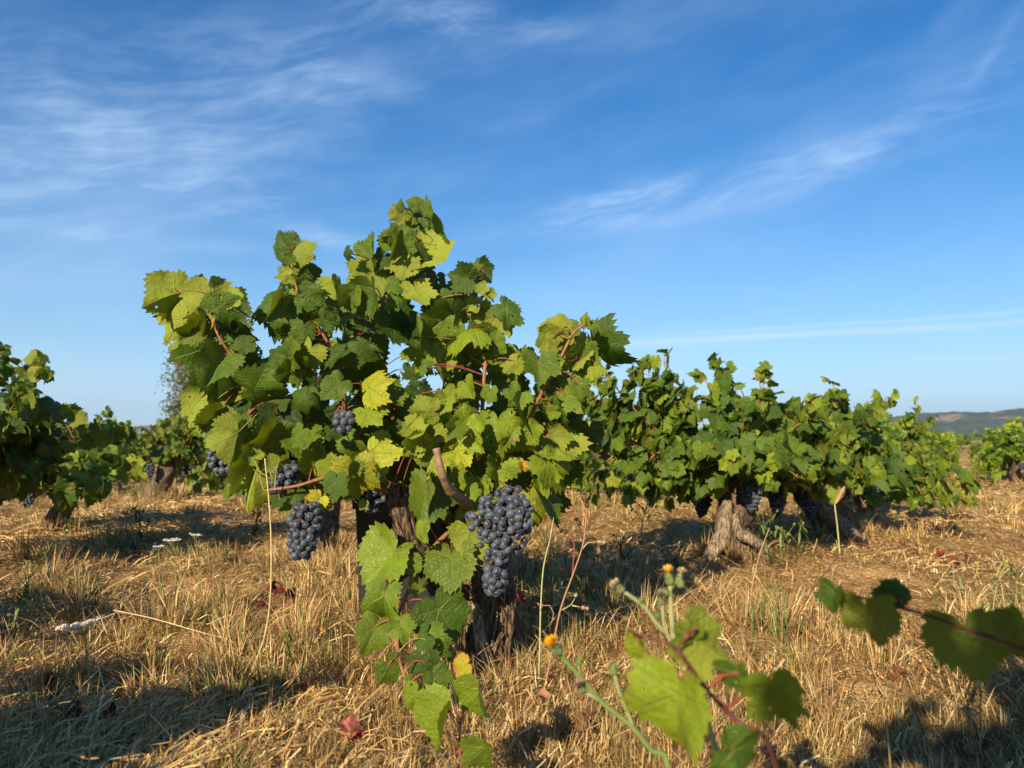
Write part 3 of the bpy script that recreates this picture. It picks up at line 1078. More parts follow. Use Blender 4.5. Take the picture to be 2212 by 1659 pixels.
# (joint x, y, tip x, y, roll, hue class; low ones are dark green and also put shade into colour): joint and tip of each leaf as measured on enlargements R1..R5 of the photograph
LEAVES = {
    R1: [(380, 900, 75, 1000, 185, 2.1), (400, 900, 210, 1190, 200, 2.0), (430, 880, 465, 1170, 50, 1.0), (610, 850, 690, 1150, 195, 2.2), (560, 820, 500, 760, 200, 2.0), (780, 930, 885, 1030, 175, 2.1),
         (760, 950, 800, 1210, 0, 0.2), (420, 1090, 230, 1310, 190, 2.0), (640, 1290, 480, 1710, 8, 0.9), (410, 1080, 300, 1250, 10, 0.3), (1040, 1470, 880, 1690, 0, 0.9), (960, 1330, 790, 1370, 40, 1.1),
         (810, 1180, 990, 1320, 10, 0.2), (1320, 590, 1170, 420, 62, 0.9), (1345, 600, 1460, 490, 150, 1.7), (1390, 570, 1485, 660, 180, 1.9), (1375, 570, 1385, 700, 0, 0.3), (1320, 640, 1240, 675, 20, 1.0),
         (1320, 690, 1450, 770, 20, 0.8), (1450, 710, 1545, 810, 15, 0.2), (1290, 760, 1165, 780, 180, 2.1), (1240, 960, 1110, 1215, -15, 0.8), (1400, 920, 1560, 1000, 10, 1.0),
         (1310, 980, 1300, 1135, 185, 2.2), (1410, 1180, 1390, 1370, 10, 1.0), (1310, 1250, 1140, 1290, 30, 1.0), (1400, 1300, 1280, 1410, 5, 1.9), (1470, 1370, 1385, 1560, 170, 2.0), (1740, 1390, 1950, 1420, 22, 1.0),
         (1970, 690, 1760, 820, 160, 1.7), (1985, 700, 1890, 870, 205, 1.6), (1640, 800, 1690, 950, 170, 2.0), (1990, 660, 1995, 435, 58, 1.2), (1780, 930, 1850, 1055, 5, 1.1),
         (2000, 1030, 1870, 1110, 10, 1.1), (2110, 960, 2200, 1070, 10, 1.1), (1240, 1440, 1420, 1610, 38, 1.0), (1230, 1430, 1130, 1485, 20, 0.7), (900, 1500, 1010, 1640, 10, 0.5), (1180, 1560, 1060, 1640, 10, 0.6),
         (1560, 1130, 1700, 1180, 20, 0.7), (1640, 1050, 1600, 1180, 30, 0.8), (1850, 1180, 1760, 1260, 10, 0.4), (1480, 900, 1540, 830, 20, 0.5), (1750, 560, 1800, 640, 30, 0.6)],
    R2: [(330, 220, 240, 325, 180, 2.4), (370, 210, 335, 130, 40, 1.1), (500, 180, 395, 145, 30, 1.1), (560, 240, 550, 110, 55, 1.2), (500, 240, 560, 360, 5, 0.5), (370, 270, 400, 430, 170, 1.5), (275, 420, 180, 510, 10, 1.5),
         (330, 390, 440, 520, 15, 1.1), (290, 350, 230, 360, 30, 0.6), (600, 280, 765, 470, 58, 1.0), (575, 420, 620, 505, 0, 0.2), (490, 515, 690, 720, 185, 2.1), (500, 570, 450, 780, 0, 0.15), (400, 630, 350, 790, 175, 2.0),
         (250, 830, 395, 850, 35, 1.1), (450, 860, 540, 1045, 180, 2.1), (640, 760, 600, 910, 0, 0.1), (930, 800, 745, 760, 22, 0.7), (930, 790, 985, 625, 40, 1.4), (980, 700, 1085, 810, 15, 0.4),
         (1050, 860, 970, 910, 175, 2.0), (1080, 900, 1130, 985, 175, 2.1), (985, 1010, 870, 970, 180, 2.0), (1000, 1030, 1050, 1210, 170, 2.0), (1190, 1080, 1260, 1285, 185, 2.1), (1190, 1010, 1385, 1170, 55, 0.7),
         (1185, 1040, 1190, 955, 45, 1.5), (730, 1110, 500, 1290, 8, 1.4), (750, 1160, 560, 1340, -45, 0.5), (990, 1210, 705, 1240, 48, 1.9), (960, 1290, 890, 1460, 10, 1.9), (1050, 1260, 1165, 1375, 10, 1.1), (260, 1090, 465, 1385, 48, 0.7),
         (720, 1390, 630, 1600, 170, 2.0), (720, 1390, 800, 1600, 15, 1.3), (540, 1500, 520, 1615, 10, 1.0), (1640, 1210, 1480, 1330, 180, 2.2), (1720, 1215, 1580, 1155, 180, 2.1), (1890, 1190, 1880, 1080, 52, 1.7), (1930, 1300, 2150, 1580, 55, 0.7),
         (1495, 1465, 1500, 1680, 0, 1.2), (1770, 1360, 1830, 1545, 180, 2.0), (1890, 1500, 1960, 1660, 178, 2.0), (1010, 1320, 1080, 1380, 10, 1.9), (1070, 1440, 1220, 1510, 45, 1.6), (1320, 1460, 1215, 1600, 178, 2.2),
         (1170, 1365, 1210, 1465, 0, 0.2), (620, 980, 600, 1110, 0, 0.1), (700, 900, 690, 1040, 0, 0.1), (850, 1010, 830, 1150, 10, 0.3), (420, 1180, 400, 1360, 0, 0.1), (160, 1290, 180, 1420, 0, 0.3), (200, 600, 150, 720, 20, 0.3),
         (480, 760, 560, 880, 30, 0.4), (1700, 1240, 1650, 1330, 20, 1.9), (1600, 1240, 1560, 1420, 170, 1.9), (820, 880, 760, 980, 0, 0.1)],
    R3: [(740, 250, 1030, 235, 48, 1.0), (1235, 285, 1080, 390, 0, 1.0), (1240, 280, 1330, 390, 10, 1.0), (1520, 180, 1370, 300, 15, 1.2), (1720, 260, 1930, 130, 5, 2.7), 
         (1720, 410, 1850, 545, 0, 1.8), (960, 560, 820, 805, 0, 1.7), (1190, 590, 1110, 730, 18, 1.2), (1080, 500, 1090, 690, 0, 0.2),
         (660, 550, 600, 900, 200, 1.9), (825, 880, 715, 1250, 195, 2.1), (810, 880, 570, 1050, 215, 1.6), (800, 830, 680, 750, 200, 1.7), (370, 290, 240, 430, 185, 2.0), (520, 300, 385, 600, 200, 1.8), (300, 470, 320, 590, 180, 1.9),
         (1285, 930, 1340, 715, 2, 1.85), (1740, 735, 1890, 980, 5, 2.55), (1620, 870, 1650, 1150, 8, 2.75), (1600, 860, 1550, 1000, 30, 1.6), (1160, 1080, 1000, 1155, 32, 1.0), (1070, 1185, 1075, 1295, 175, 2.0),
         (1020, 1150, 930, 1240, 10, 0.8), (1350, 1150, 1265, 1250, 10, 2.9), (1380, 1150, 1460, 1235, 10, 2.5), (1480, 980, 1440, 1200, 10, 0.7), (1000, 850, 930, 990, 180, 1.8), (1420, 560, 1550, 635, 55, 0.7), (450, 100, 480, 380, 0, 0.25),
         (560, 170, 470, 300, 0, 0.2), (610, 440, 530, 480, 0, 0.2), (1010, 260, 990, 380, 0, 0.15), (1180, 470, 1160, 540, 10, 0.4), (1380, 640, 1330, 760, 0, 0.3), (700, 320, 690, 470, 0, 0.15), (1480, 420, 1420, 530, 0, 0.2),
         (1720, 1190, 1690, 1260, 175, 1.9), (880, 100, 960, 190, 10, 0.4), (1450, 60, 1330, 120, 30, 0.6)],
    R4: [(785, 430, 585, 420, 182, 2.0), (770, 440, 690, 620, 215, 2.1), (700, 560, 560, 680, 190, 2.2), (690, 640, 630, 900, 200, 2.2), (640, 480, 560, 560, 170, 2.0), (690, 700, 520, 640, 180, 2.3), (640, 640, 560, 790, 175, 2.2), (760, 670, 700, 780, 180, 2.2), (810, 840, 760, 990, 178, 2.7),
         (880, 330, 820, 470, 5, 1.8), (1000, 290, 1040, 385, 20, 1.9), (960, 250, 890, 350, 20, 1.8), (1050, 190, 1115, 330, 5, 1.8), (1320, 500, 1290, 780, -10, 1.4), (1545, 560, 1420, 815, 5, 1.8),
         (1560, 560, 1655, 700, 20, 1.7), (960, 740, 1085, 890, 0, 2.75), (950, 720, 890, 660, 10, 2.6), (1310, 850, 1330, 1090, 0, 1.75), (1745, 600, 1880, 930, 170, 2.0), (1740, 610, 1900, 760, 150, 1.9),
         (1680, 830, 1730, 1110, 10, 1.8), (1700, 830, 1880, 1075, 35, 1.7), (1535, 310, 1645, 390, 5, 1.8), (1510, 275, 1390, 400, 5, 1.3), (1860, 270, 2040, 440, 2, 1.3), 
         (1820, 430, 1700, 460, 10, 1.7), (2070, 30, 2130, 205, 178, 2.0), (1100, 460, 1000, 640, 10, 1.9), (1000, 540, 910, 640, 10, 1.3), (865, 580, 800, 690, 178, 2.2), (1110, 650, 1190, 770, 10, 1.8), (1530, 330, 1550, 560, 58, 0.9),
         (725, 1030, 690, 1400, -32, 1.3), (735, 1030, 745, 1320, 55, 0.6), (700, 1390, 680, 1560, 20, 1.6), (870, 1050, 900, 1220, 5, 1.8), (985, 900, 1000, 1100, 10, 1.8), (1230, 1160, 990, 1310, 35, 2.0), (1150, 1080, 1060, 1160, 10, 1.6),
         (1190, 1030, 1240, 1160, 30, 1.5), (1060, 1390, 1225, 1640, 178, 1.8), (1600, 1140, 1690, 1390, 30, 2.0), (1640, 1090, 1810, 1400, 60, 1.4), (1740, 1100, 1870, 1340, 0, 0.4), (1900, 480, 1980, 620, 10, 0.3), (2090, 560, 2100, 740, 0, 0.2),
         (1640, 500, 1700, 560, 0, 0.2), (600, 60, 620, 200, 10, 0.3), (690, 60, 700, 150, 10, 1.2), (640, 180, 580, 250, 10, 0.8), (1400, 960, 1480, 1080, 0, 0.3), (2010, 180, 1990, 330, 10, 1.2), (1960, 880, 1930, 1010, 0, 0.2), (1260, 240, 1230, 380, 10, 1.4)],
    R5: [(470, 240, 235, 530, 0, 1.45), (595, 315, 610, 495, 0, 1.2), (630, 510, 640, 645, 0, 1.6), (690, 510, 715, 570, 20, 1.6), (935, 265, 915, 620, 0, 1.45),
         (805, 700, 960, 985, 8, 0.85), (390, 570, 320, 890, 48, 1.3), (310, 860, 205, 1110, 30, 1.5), (500, 850, 570, 1005, 0, 1.4), (730, 980, 650, 1100, 0, 0.5), (740, 970, 890, 1165, 30, 1.2),
         (385, 1190, 460, 1400, 0, 1.3), (700, 1150, 720, 1360, 15, 0.4), (780, 1290, 860, 1450, 5, 1.2), (650, 1440, 560, 1590, 15, 1.6), (690, 870, 640, 960, 0, 0.5)],
}
# canes: pixel x, y and distance; the first point is where the cane leaves the head of the vine
SHOOTS = [
    [(880, 1060, 1.80), (760, 985, 1.80), (640, 900, 1.76), (545, 820, 1.72), (478, 735, 1.68), (460, 680, 1.68), (462, 640, 1.68)],
    [(890, 1050, 1.82), (800, 985, 1.82), (748, 930, 1.78), (742, 840, 1.76), (722, 770, 1.76), (695, 718, 1.76), (655, 655, 1.76), (632, 590, 1.76), (634, 545, 1.76)],
    [(930, 1060, 1.86), (870, 960, 1.88), (830, 840, 1.86), (800, 725, 1.84), (840, 620, 1.82), (853, 580, 1.80), (880, 525, 1.80), (905, 485, 1.80), (912, 445, 1.80)],
    [(1030, 1080, 1.80), (1035, 960, 1.76), (1042, 880, 1.72), (1048, 790, 1.72), (1058, 720, 1.74), (1040, 650, 1.76), (1050, 610, 1.78)],
    [(1060, 1080, 1.78), (1090, 1000, 1.76), (1130, 930, 1.72), (1155, 880, 1.70), (1185, 820, 1.68), (1215, 765, 1.68), (1238, 720, 1.68), (1265, 700, 1.68)],
    [(1060, 1090, 1.84), (1110, 1030, 1.90), (1190, 960, 1.86), (1230, 920, 1.82), (1255, 860, 1.80)],
    [(900, 1080, 1.74), (790, 1050, 1.66), (720, 1030, 1.62), (640, 1050, 1.60), (570, 1060, 1.60)],
    [(990, 1130, 1.70), (935, 1185, 1.66), (900, 1240, 1.63), (872, 1300, 1.57), (862, 1350, 1.52), (860, 1410, 1.46), (880, 1480, 1.41)],
]
SIL = [(310, 650), (345, 590), (400, 605), (430, 595), (480, 610), (520, 650), (530, 700), (560, 755), (590, 765), (600, 700), (548, 655), (600, 600), (592, 505), (640, 520), (672, 520), (665, 570), (700, 600), (740, 590),
       (790, 570), (815, 515), (845, 470), (850, 432), (890, 428), (925, 432), (932, 470), (970, 505), (950, 525), (962, 585), (1030, 558), (1058, 640), (1085, 650), (1130, 700), (1120, 745), (1150, 740), (1160, 700), (1220, 690),
       (1262, 680), (1275, 730), (1330, 800), (1295, 830), (1290, 900), (1250, 980), (1225, 1060), (1195, 1120), (1150, 1060), (1060, 1050), (1000, 1070), (870, 1030), (760, 1060), (690, 1090), (620, 1105), (530, 1095), (500, 1040),
       (480, 960), (440, 900), (400, 830), (375, 770), (355, 680)]
GAPS = [(900, 676, 26), (860, 746, 22), (874, 816, 16), (917, 604, 20), (1108, 690, 16)]


def inside(poly, x, y, inset):
    c, dm, n = False, 1e9, len(poly)
    for i in range(n):
        (x1, y1), (x2, y2) = poly[i], poly[(i + 1) % n]
        if (y1 > y) != (y2 > y) and x < (x2 - x1) * (y - y1) / (y2 - y1) + x1:
            c = not c
        dx, dy = x2 - x1, y2 - y1
        t = max(0, min(1, ((x - x1) * dx + (y - y1) * dy) / (dx * dx + dy * dy)))
        dm = min(dm, math.hypot(x - x1 - t * dx, y - y1 - t * dy))
    return c and dm > inset


def big_vine():
    rng = np.random.default_rng(21)
    base = P(1050, 1440, 1.75)
    root = thing("grape_vine", "large old grape vine in front, with a tall leafy head and big hanging bunches", "grape vine", (base[0], base[1], float(gz(base[0], base[1]))), "old bush vines in the vineyard")
    # trunk and its short gnarled arms
    tk = NM()
    pt = lambda u, v, d, r: tuple(P(u, v, d)) + (r,)
    low = [pt(1040, 1490, 1.76, 0.072), pt(1048, 1440, 1.76, 0.062), pt(1060, 1372, 1.75, 0.051), pt(1070, 1300, 1.76, 0.044), pt(1055, 1235, 1.79, 0.046), pt(1030, 1180, 1.82, 0.050), pt(1020, 1130, 1.84, 0.045)]
    arml = [pt(1040, 1300, 1.80, 0.042), pt(975, 1250, 1.79, 0.036), pt(915, 1205, 1.76, 0.032), pt(884, 1165, 1.72, 0.027), pt(868, 1115, 1.71, 0.021), pt(860, 1075, 1.71, 0.024), pt(866, 1048, 1.71, 0.019)]
    stub = [pt(1010, 1160, 1.80, 0.030), pt(985, 1125, 1.74, 0.024), pt(966, 1110, 1.68, 0.021), pt(958, 1100, 1.66, 0.018)]
    armr = [pt(1030, 1150, 1.82, 0.036), pt(1065, 1090, 1.80, 0.030), pt(1090, 1040, 1.80, 0.024), pt(1110, 1000, 1.82, 0.018)]
    for i, (q, sg) in enumerate(((low, 72), (arml, 56), (stub, 44), (armr, 36))):
        bark_tube(tk, q, 3.1 + i * 2.7, sg, 0.004, (0.20, 0.145, 0.10, 1), 0.46, 2.0)
        bark_strips(tk, rng, q, (260, 200, 60, 60)[i], (0.25, 0.185, 0.13, 1), 0.0030, 0.075)
    # bare weathered patch low on the trunk
    trunk = tk.build("trunk", M_BARK, root)
    dw = NM()
    q = [pt(1020, 1300, 1.70, 0.006), pt(1033, 1330, 1.695, 0.011), pt(1036, 1370, 1.69, 0.013), pt(1048, 1415, 1.685, 0.016), pt(1060, 1450, 1.69, 0.014)]
    bark_tube(dw, q, 55.0, 30, 0.005, (0.36, 0.29, 0.20, 1), 0.12, 0.3)
    dw.build("bare_wood", M_BARK, trunk)
    # pruned spur that shows against the leaves
    sp = NM()
    q = [pt(943, 968, 1.49, 0.0064), pt(951, 1005, 1.49, 0.0070), pt(958, 1032, 1.50, 0.0074), pt(975, 1060, 1.53, 0.0082), pt(1005, 1085, 1.60, 0.0105), pt(1030, 1105, 1.72, 0.014)]
    tube(sp, q, 20, 0.003, True, lambda th, L: bark_disp(8.0, 12, 0.34, 0.5)(th, L) * (1 + 0.22 * np.exp(-((((L + 0.02) % 0.05) - 0.025) / 0.006) ** 2)), col=np.array((0.27, 0.175, 0.11, 1)))
    sp.build("spur", M_CANE, root)
    # canes
    sh3 = [np.array([P(u, v, d) for u, v, d in s]) for s in SHOOTS]
    lv = [NM() for _ in SHOOTS]
    cn = [NM() for _ in SHOOTS]
    for s, c in zip(sh3, cn):
        r = np.linspace(0.0056, 0.0024, len(s))
        p = tube(c, np.column_stack([s, r]), 10, 0.008, True, lambda th, L: 1 + 0.30 * np.exp(-((((L + 0.02) % 0.075) - 0.0375) / 0.006) ** 2), col=CANE_C)
    dense = [spline(s, 0.02) for s in sh3]

    def nearest(p):
        best = (1e9, 0, None)
        for i, s in enumerate(dense):
            dd = np.linalg.norm((s - p) * np.array((1, 0.5, 1)), axis=1)
            k = int(dd.argmin())
            if dd[k] < best[0]:
                best = (dd[k], i, s[k])
        return best

    def petiole(i, J, Q, rr=0.0013):
        v = J - Q
        if np.linalg.norm(v) > 0.17:
            return
        mid = (J + Q) / 2 + np.array((0, 0, 0.012))
        c = (CANE_RED, CANE_C, CANE_GREEN)[rng.choice(3, p=(0.5, 0.2, 0.3))] * np.array((*([rng.uniform(0.8, 1.3)] * 3), 1))
        tube(cn[i], [tuple(Q) + (rr * 1.25,), tuple(mid) + (rr,), tuple(J) + (rr,)], 6, 0.012, False, col=c)

    cpos = np.array((0, 0, CAM_H))
    for org, rows in LEAVES.items():
        for (jx, jy, tx, ty, roll, hue) in rows:
            ju, jv, tu, tv = org[0] + ZS * jx, org[1] + ZS * jy, org[0] + ZS * tx, org[1] + ZS * ty
            d = 1.74 - 0.13 * max(0.0, 1 - ((ju - 850) / 480) ** 2) * max(0.0, min(1, (jv - 560) / 350)) + rng.uniform(-0.05, 0.05)
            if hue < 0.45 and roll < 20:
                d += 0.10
            if org is R5:
                d = 1.60 - 0.20 * min(1, max(0, (jv - 1230) / 230)) + rng.uniform(-0.03, 0.03)
            ju, jv = ju + 0.17 * (tu - ju), jv + 0.17 * (tv - jv)        # the stalk joint lies inside the blade
            J = P(ju, jv, d)
            T0 = P(tu, tv, d)
            L2 = np.linalg.norm(T0 - J)
            T = P(tu, tv, d + rng.uniform(-0.38, 0.38) * L2 - 0.10 * L2)
            tip = nrm(T - J)
            view = nrm(cpos - J)
            side = nrm(np.cross(tip, view))
            n0 = np.cross(side, tip)
            if np.dot(n0, view) < 0:
                n0 = -n0
            r = math.radians(roll + rng.normal(0, 6)) * (1 if rng.random() < 0.5 else -1)
            n = n0 * math.cos(r) + np.cross(tip, n0) * math.sin(r)
            n = n + np.array((rng.normal(0.0, 0.40), 0, rng.normal(0.08, 0.36))) * (1 if math.cos(r) > 0 else -1)
            dist, i, Q = nearest(J)
            add_leaf(lv[i], LOD0, rng, J, tip, n, min(0.104, np.linalg.norm(T - J) * rng.uniform(0.95, 1.22)), hue)
            petiole(i, J, Q)
    # the leaves behind and inside; back layer darker, inner shade put into its hue
    k = 0
    while k < 350:
        u, v = rng.uniform(310, 1330), rng.uniform(430, 1120)
        if not inside(SIL, u, v, 27) or any((u - a) ** 2 + (v - b) ** 2 < (r + 24) ** 2 for a, b, r in GAPS):
            continue
        if k < 75 and any((u - a) ** 2 + (v - b) ** 2 < (r + 22) ** 2 for a, b, r in ((948, 990, 22), (962, 1035, 24), (995, 1075, 26), (868, 1085, 30), (620, 1020, 20), (742, 912, 22))):
            continue
        k += 1
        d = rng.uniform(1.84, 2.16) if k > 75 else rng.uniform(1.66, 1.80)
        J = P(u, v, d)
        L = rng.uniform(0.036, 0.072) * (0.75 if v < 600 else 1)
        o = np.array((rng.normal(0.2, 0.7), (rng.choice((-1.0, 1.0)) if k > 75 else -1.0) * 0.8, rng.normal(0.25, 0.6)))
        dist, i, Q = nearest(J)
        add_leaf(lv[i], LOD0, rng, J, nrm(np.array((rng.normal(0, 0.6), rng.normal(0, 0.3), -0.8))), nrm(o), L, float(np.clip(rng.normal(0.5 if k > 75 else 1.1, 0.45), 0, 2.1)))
        petiole(i, J, Q)
    # young leaves at the shoot tips
    for i, s in enumerate(dense):
        if i in (6,):
            continue
        for q in range(5):
            J = s[-1 - q * 2] + rng.normal(0, 0.008, 3)
            add_leaf(lv[i], LOD0, rng, J, nrm(np.array((rng.normal(0, 1), rng.normal(0, 0.5), rng.normal(0.2, 0.6)))), nrm(np.array((rng.normal(0, 0.5), -1, 0.4))), rng.uniform(0.014, 0.028), 1.7)
    # dried brown curls still hanging
    for (u, v) in ((1204, 728), (455, 690), (600, 880), (1130, 1010)):
        J = P(u, v, 1.66)
        dist, i, Q = nearest(J)
        add_leaf(lv[i], LOD0, rng, J, nrm(rng.normal(0, 1, 3)), nrm(rng.normal(0, 1, 3)), 0.022, 4.0, 0.8, 0.6, 0.2)
    # tendrils
    for (u, v) in ((930, 520), (1010, 640), (1240, 770), (640, 760), (760, 700)):
        p0 = P(u, v, 1.70)
        dist, i, Q = nearest(p0)
        t = np.linspace(0, 1, 14)
        c = Q + (p0 - Q) * t[:, None] + 0.02 * np.column_stack([np.sin(t * 11), np.cos(t * 9), np.sin(t * 7 + 1)]) * t[:, None]
        tube(cn[i], np.column_stack([c, np.full(14, 0.0007)]), 5, 0.006, False, col=CANE_RED)
    for i in range(len(SHOOTS)):
        o = cn[i].build("shoot", M_CANE, root)
        lv[i].build("foliage", M_LEAF, o)
    # bunches
    D = 1.56
    row = lambda lst, d: [(P(u, v, d), w / FPX * d) for u, v, w in lst]
    grape_bunch(root, rng, row([(1100, 1056, 26), (1088, 1084, 54), (1082, 1110, 70), (1082, 1136, 68), (1086, 1162, 55), (1084, 1188, 44), (1080, 1212, 30)], D), 0.0086, True, stalk=P(1080, 1040, D + 0.05))
    grape_bunch(root, rng, row([(1072, 1228, 18), (1070, 1244, 25), (1066, 1264, 22), (1064, 1282, 13)], D), 0.0086, True, stalk=P(1084, 1195, D))
    grape_bunch(root, rng, row([(660, 1092, 24), (660, 1112, 33), (656, 1135, 30), (655, 1158, 29), (651, 1180, 26), (648, 1202, 14)], 1.60), 0.0086, True, stalk=P(665, 1065, 1.66))
    grape_bunch(root, rng, row([(742, 898, 14), (742, 912, 22), (740, 928, 14)], 1.62), 0.0090, True, stalk=P(748, 880, 1.68))
    grape_bunch(root, rng, row([(622, 1010, 22), (614, 1040, 28), (602, 1062, 20)], 1.64), 0.0090, False, stalk=P(630, 990, 1.7))
    grape_bunch(root, rng, row([(618, 970, 24), (616, 990, 32), (618, 1008, 20)], 1.70), 0.0090, False, stalk=P(625, 955, 1.74))
    grape_bunch(root, rng, row([(476, 968, 20), (476, 995, 26), (484, 1020, 12)], 1.82), 0.0090, False, stalk=P(480, 945, 1.84))
    grape_bunch(root, rng, row([(802, 1062, 24), (804, 1078, 30), (808, 1098, 14)], 1.78), 0.0090, False, stalk=P(806, 1040, 1.8))
    grape_bunch(root, rng, row([(750, 1000, 14), (748, 1020, 20), (746, 1040, 10)], 1.74), 0.0090, False, stalk=P(752, 985, 1.76))


big_vine()


# ------------------------------------------------------------------ the other vines
def place_vine(u, v, label, seed, depth=None, group="old bush vines in the vineyard", **kw):
    """a vine modelled on its own, standing where the photograph shows its foot"""
    g = G(u, v) if depth is None else np.array(((u - 1106) / FPX * depth / CP, depth, 0))
    root = thing("grape_vine", label, "grape vine", (0, 0, 0), group)
    bush_vine(root, seed, kw.pop("temps", LOD1), kw.pop("mat", M_LEAF), **kw)
    bpy.context.view_layer.update()
    root.location = (g[0], g[1], float(gz(g[0], g[1])))
    return root


SUNNY = (0.20, 0.15, 0.105, 1)
# first neighbour on the right: pale split trunk
place_vine(1590, 1218, "wide grape vine right of the big one, over a pale split twisted trunk", 101, height=0.70, width=0.56, n_shoots=24, dens=1.35, L0=0.062, hue=0.95, bunches=4, head=0.36, skirt=0.4,
           trunk=[(0.03, -0.0, -0.05, 0.095), (0.0, -0.02, 0.07, 0.080), (-0.02, -0.02, 0.15, 0.066), (0.01, 0.0, 0.24, 0.080), (0.02, 0.02, 0.33, 0.060)], trunk_col=SUNNY,
           special=[[(-0.1, 0, 0.42), (-0.2, -0.05, 0.62), (-0.29, -0.05, 0.78), (-0.30, -0.05, 0.86)], [(0.05, 0, 0.42), (0.08, -0.05, 0.60), (0.10, -0.06, 0.72), (0.09, -0.06, 0.80)],
                    [(-0.1, 0, 0.4), (-0.25, -0.08, 0.60), (-0.36, -0.1, 0.72), (-0.42, -0.1, 0.79)], [(-0.1, 0, 0.4), (-0.35, -0.1, 0.55), (-0.48, -0.1, 0.68), (-0.55, -0.1, 0.78)], [(-0.1, 0, 0.4), (-0.4, -0.06, 0.52), (-0.58, -0.06, 0.64), (-0.66, -0.06, 0.76)],
                    [(0, 0, 0.4), (-0.06, -0.1, 0.58), (-0.12, -0.12, 0.70), (-0.16, -0.12, 0.77)], [(0, 0, 0.4), (0.0, -0.14, 0.56), (0.0, -0.18, 0.66), (-0.02, -0.2, 0.70)], [(0.05, 0, 0.4), (0.16, -0.14, 0.52), (0.24, -0.18, 0.58), (0.28, -0.2, 0.58)],
                    [(-0.1, -0.05, 0.4), (-0.4, -0.12, 0.48), (-0.55, -0.12, 0.42), (-0.62, -0.12, 0.28)], [(0.0, -0.05, 0.38), (0.02, -0.2, 0.44), (0.04, -0.26, 0.40), (0.04, -0.27, 0.33)], [(-0.1, 0.0, 0.4), (-0.4, -0.02, 0.56), (-0.62, -0.02, 0.66), (-0.74, -0.02, 0.70)], [(-0.1, 0.0, 0.4), (-0.4, -0.1, 0.5), (-0.65, -0.1, 0.54), (-0.78, -0.1, 0.46)], [(-0.1, 0.1, 0.4), (-0.3, 0.1, 0.6), (-0.38, 0.1, 0.74), (-0.36, 0.1, 0.84)], [(-0.1, 0.1, 0.4), (-0.45, 0.12, 0.6), (-0.52, 0.12, 0.74), (-0.54, 0.12, 0.80)],
                    [(-0.1, -0.05, 0.4), (-0.3, -0.16, 0.47), (-0.42, -0.18, 0.39), (-0.46, -0.18, 0.26)], [(-0.08, -0.05, 0.4), (-0.2, -0.18, 0.46), (-0.28, -0.22, 0.38), (-0.31, -0.22, 0.25)],
                    [(0.1, -0.05, 0.38), (0.3, -0.12, 0.45), (0.4, -0.12, 0.4), (0.44, -0.12, 0.30)], [(0.1, 0, 0.4), (0.3, -0.05, 0.5), (0.42, -0.05, 0.55), (0.48, -0.05, 0.48)], [(0.08, -0.05, 0.38), (0.16, -0.2, 0.46), (0.2, -0.26, 0.42), (0.2, -0.28, 0.32)], [(-0.1, 0, 0.4), (-0.22, -0.05, 0.6), (-0.34, 0, 0.74), (-0.36, 0, 0.84)], [(-0.05, -0.05, 0.4), (-0.1, -0.2, 0.5), (-0.14, -0.24, 0.50), (-0.18, -0.26, 0.42)]],
           ribs=[[(-0.05, -0.075, 0.25, 0.020), (-0.065, -0.095, 0.18, 0.030), (-0.085, -0.10, 0.10, 0.034), (-0.125, -0.10, 0.04, 0.030), (-0.130, -0.09, -0.03, 0.030)],
                 [(-0.03, -0.09, 0.20, 0.014), (-0.02, -0.115, 0.13, 0.022), (0.03, -0.13, 0.10, 0.022), (0.075, -0.125, 0.06, 0.020), (0.095, -0.115, -0.03, 0.022)]])
place_vine(1800, 1168, "rounded grape vine with a thick leaning trunk, second to the right of the big vine", 102, height=0.70, width=0.52, n_shoots=26, dens=1.3, L0=0.066, hue=0.95, bunches=4, head=0.32, skirt=0.45,
           trunk=[(0.05, -0.0, -0.05, 0.115), (0.02, -0.01, 0.07, 0.100), (-0.05, -0.01, 0.17, 0.090), (-0.12, 0.0, 0.26, 0.090), (-0.10, 0.02, 0.32, 0.06)], trunk_col=SUNNY,
           ribs=[[(-0.14, -0.05, 0.24, 0.03), (-0.10, -0.10, 0.17, 0.04), (-0.03, -0.125, 0.10, 0.045), (0.03, -0.14, 0.03, 0.045), (0.05, -0.14, -0.03, 0.04)]],
           special=[[(0, 0, 0.4), (-0.06, -0.1, 0.55), (-0.12, -0.12, 0.66), (-0.14, -0.12, 0.72)], [(0.05, 0, 0.4), (0.12, -0.1, 0.56), (0.18, -0.12, 0.66), (0.2, -0.12, 0.68)], [(-0.1, 0, 0.38), (-0.22, -0.16, 0.42), (-0.3, -0.18, 0.36), (-0.32, -0.18, 0.28)],
                    [(0.05, 0, 0.38), (0.14, -0.16, 0.45), (0.2, -0.2, 0.42), (0.24, -0.2, 0.30)], [(0, 0, 0.4), (0.02, -0.05, 0.6), (0.02, -0.05, 0.74), (0.0, -0.05, 0.80)], [(-0.1, 0, 0.4), (-0.2, -0.05, 0.55), (-0.26, -0.05, 0.66), (-0.3, -0.05, 0.70)]])
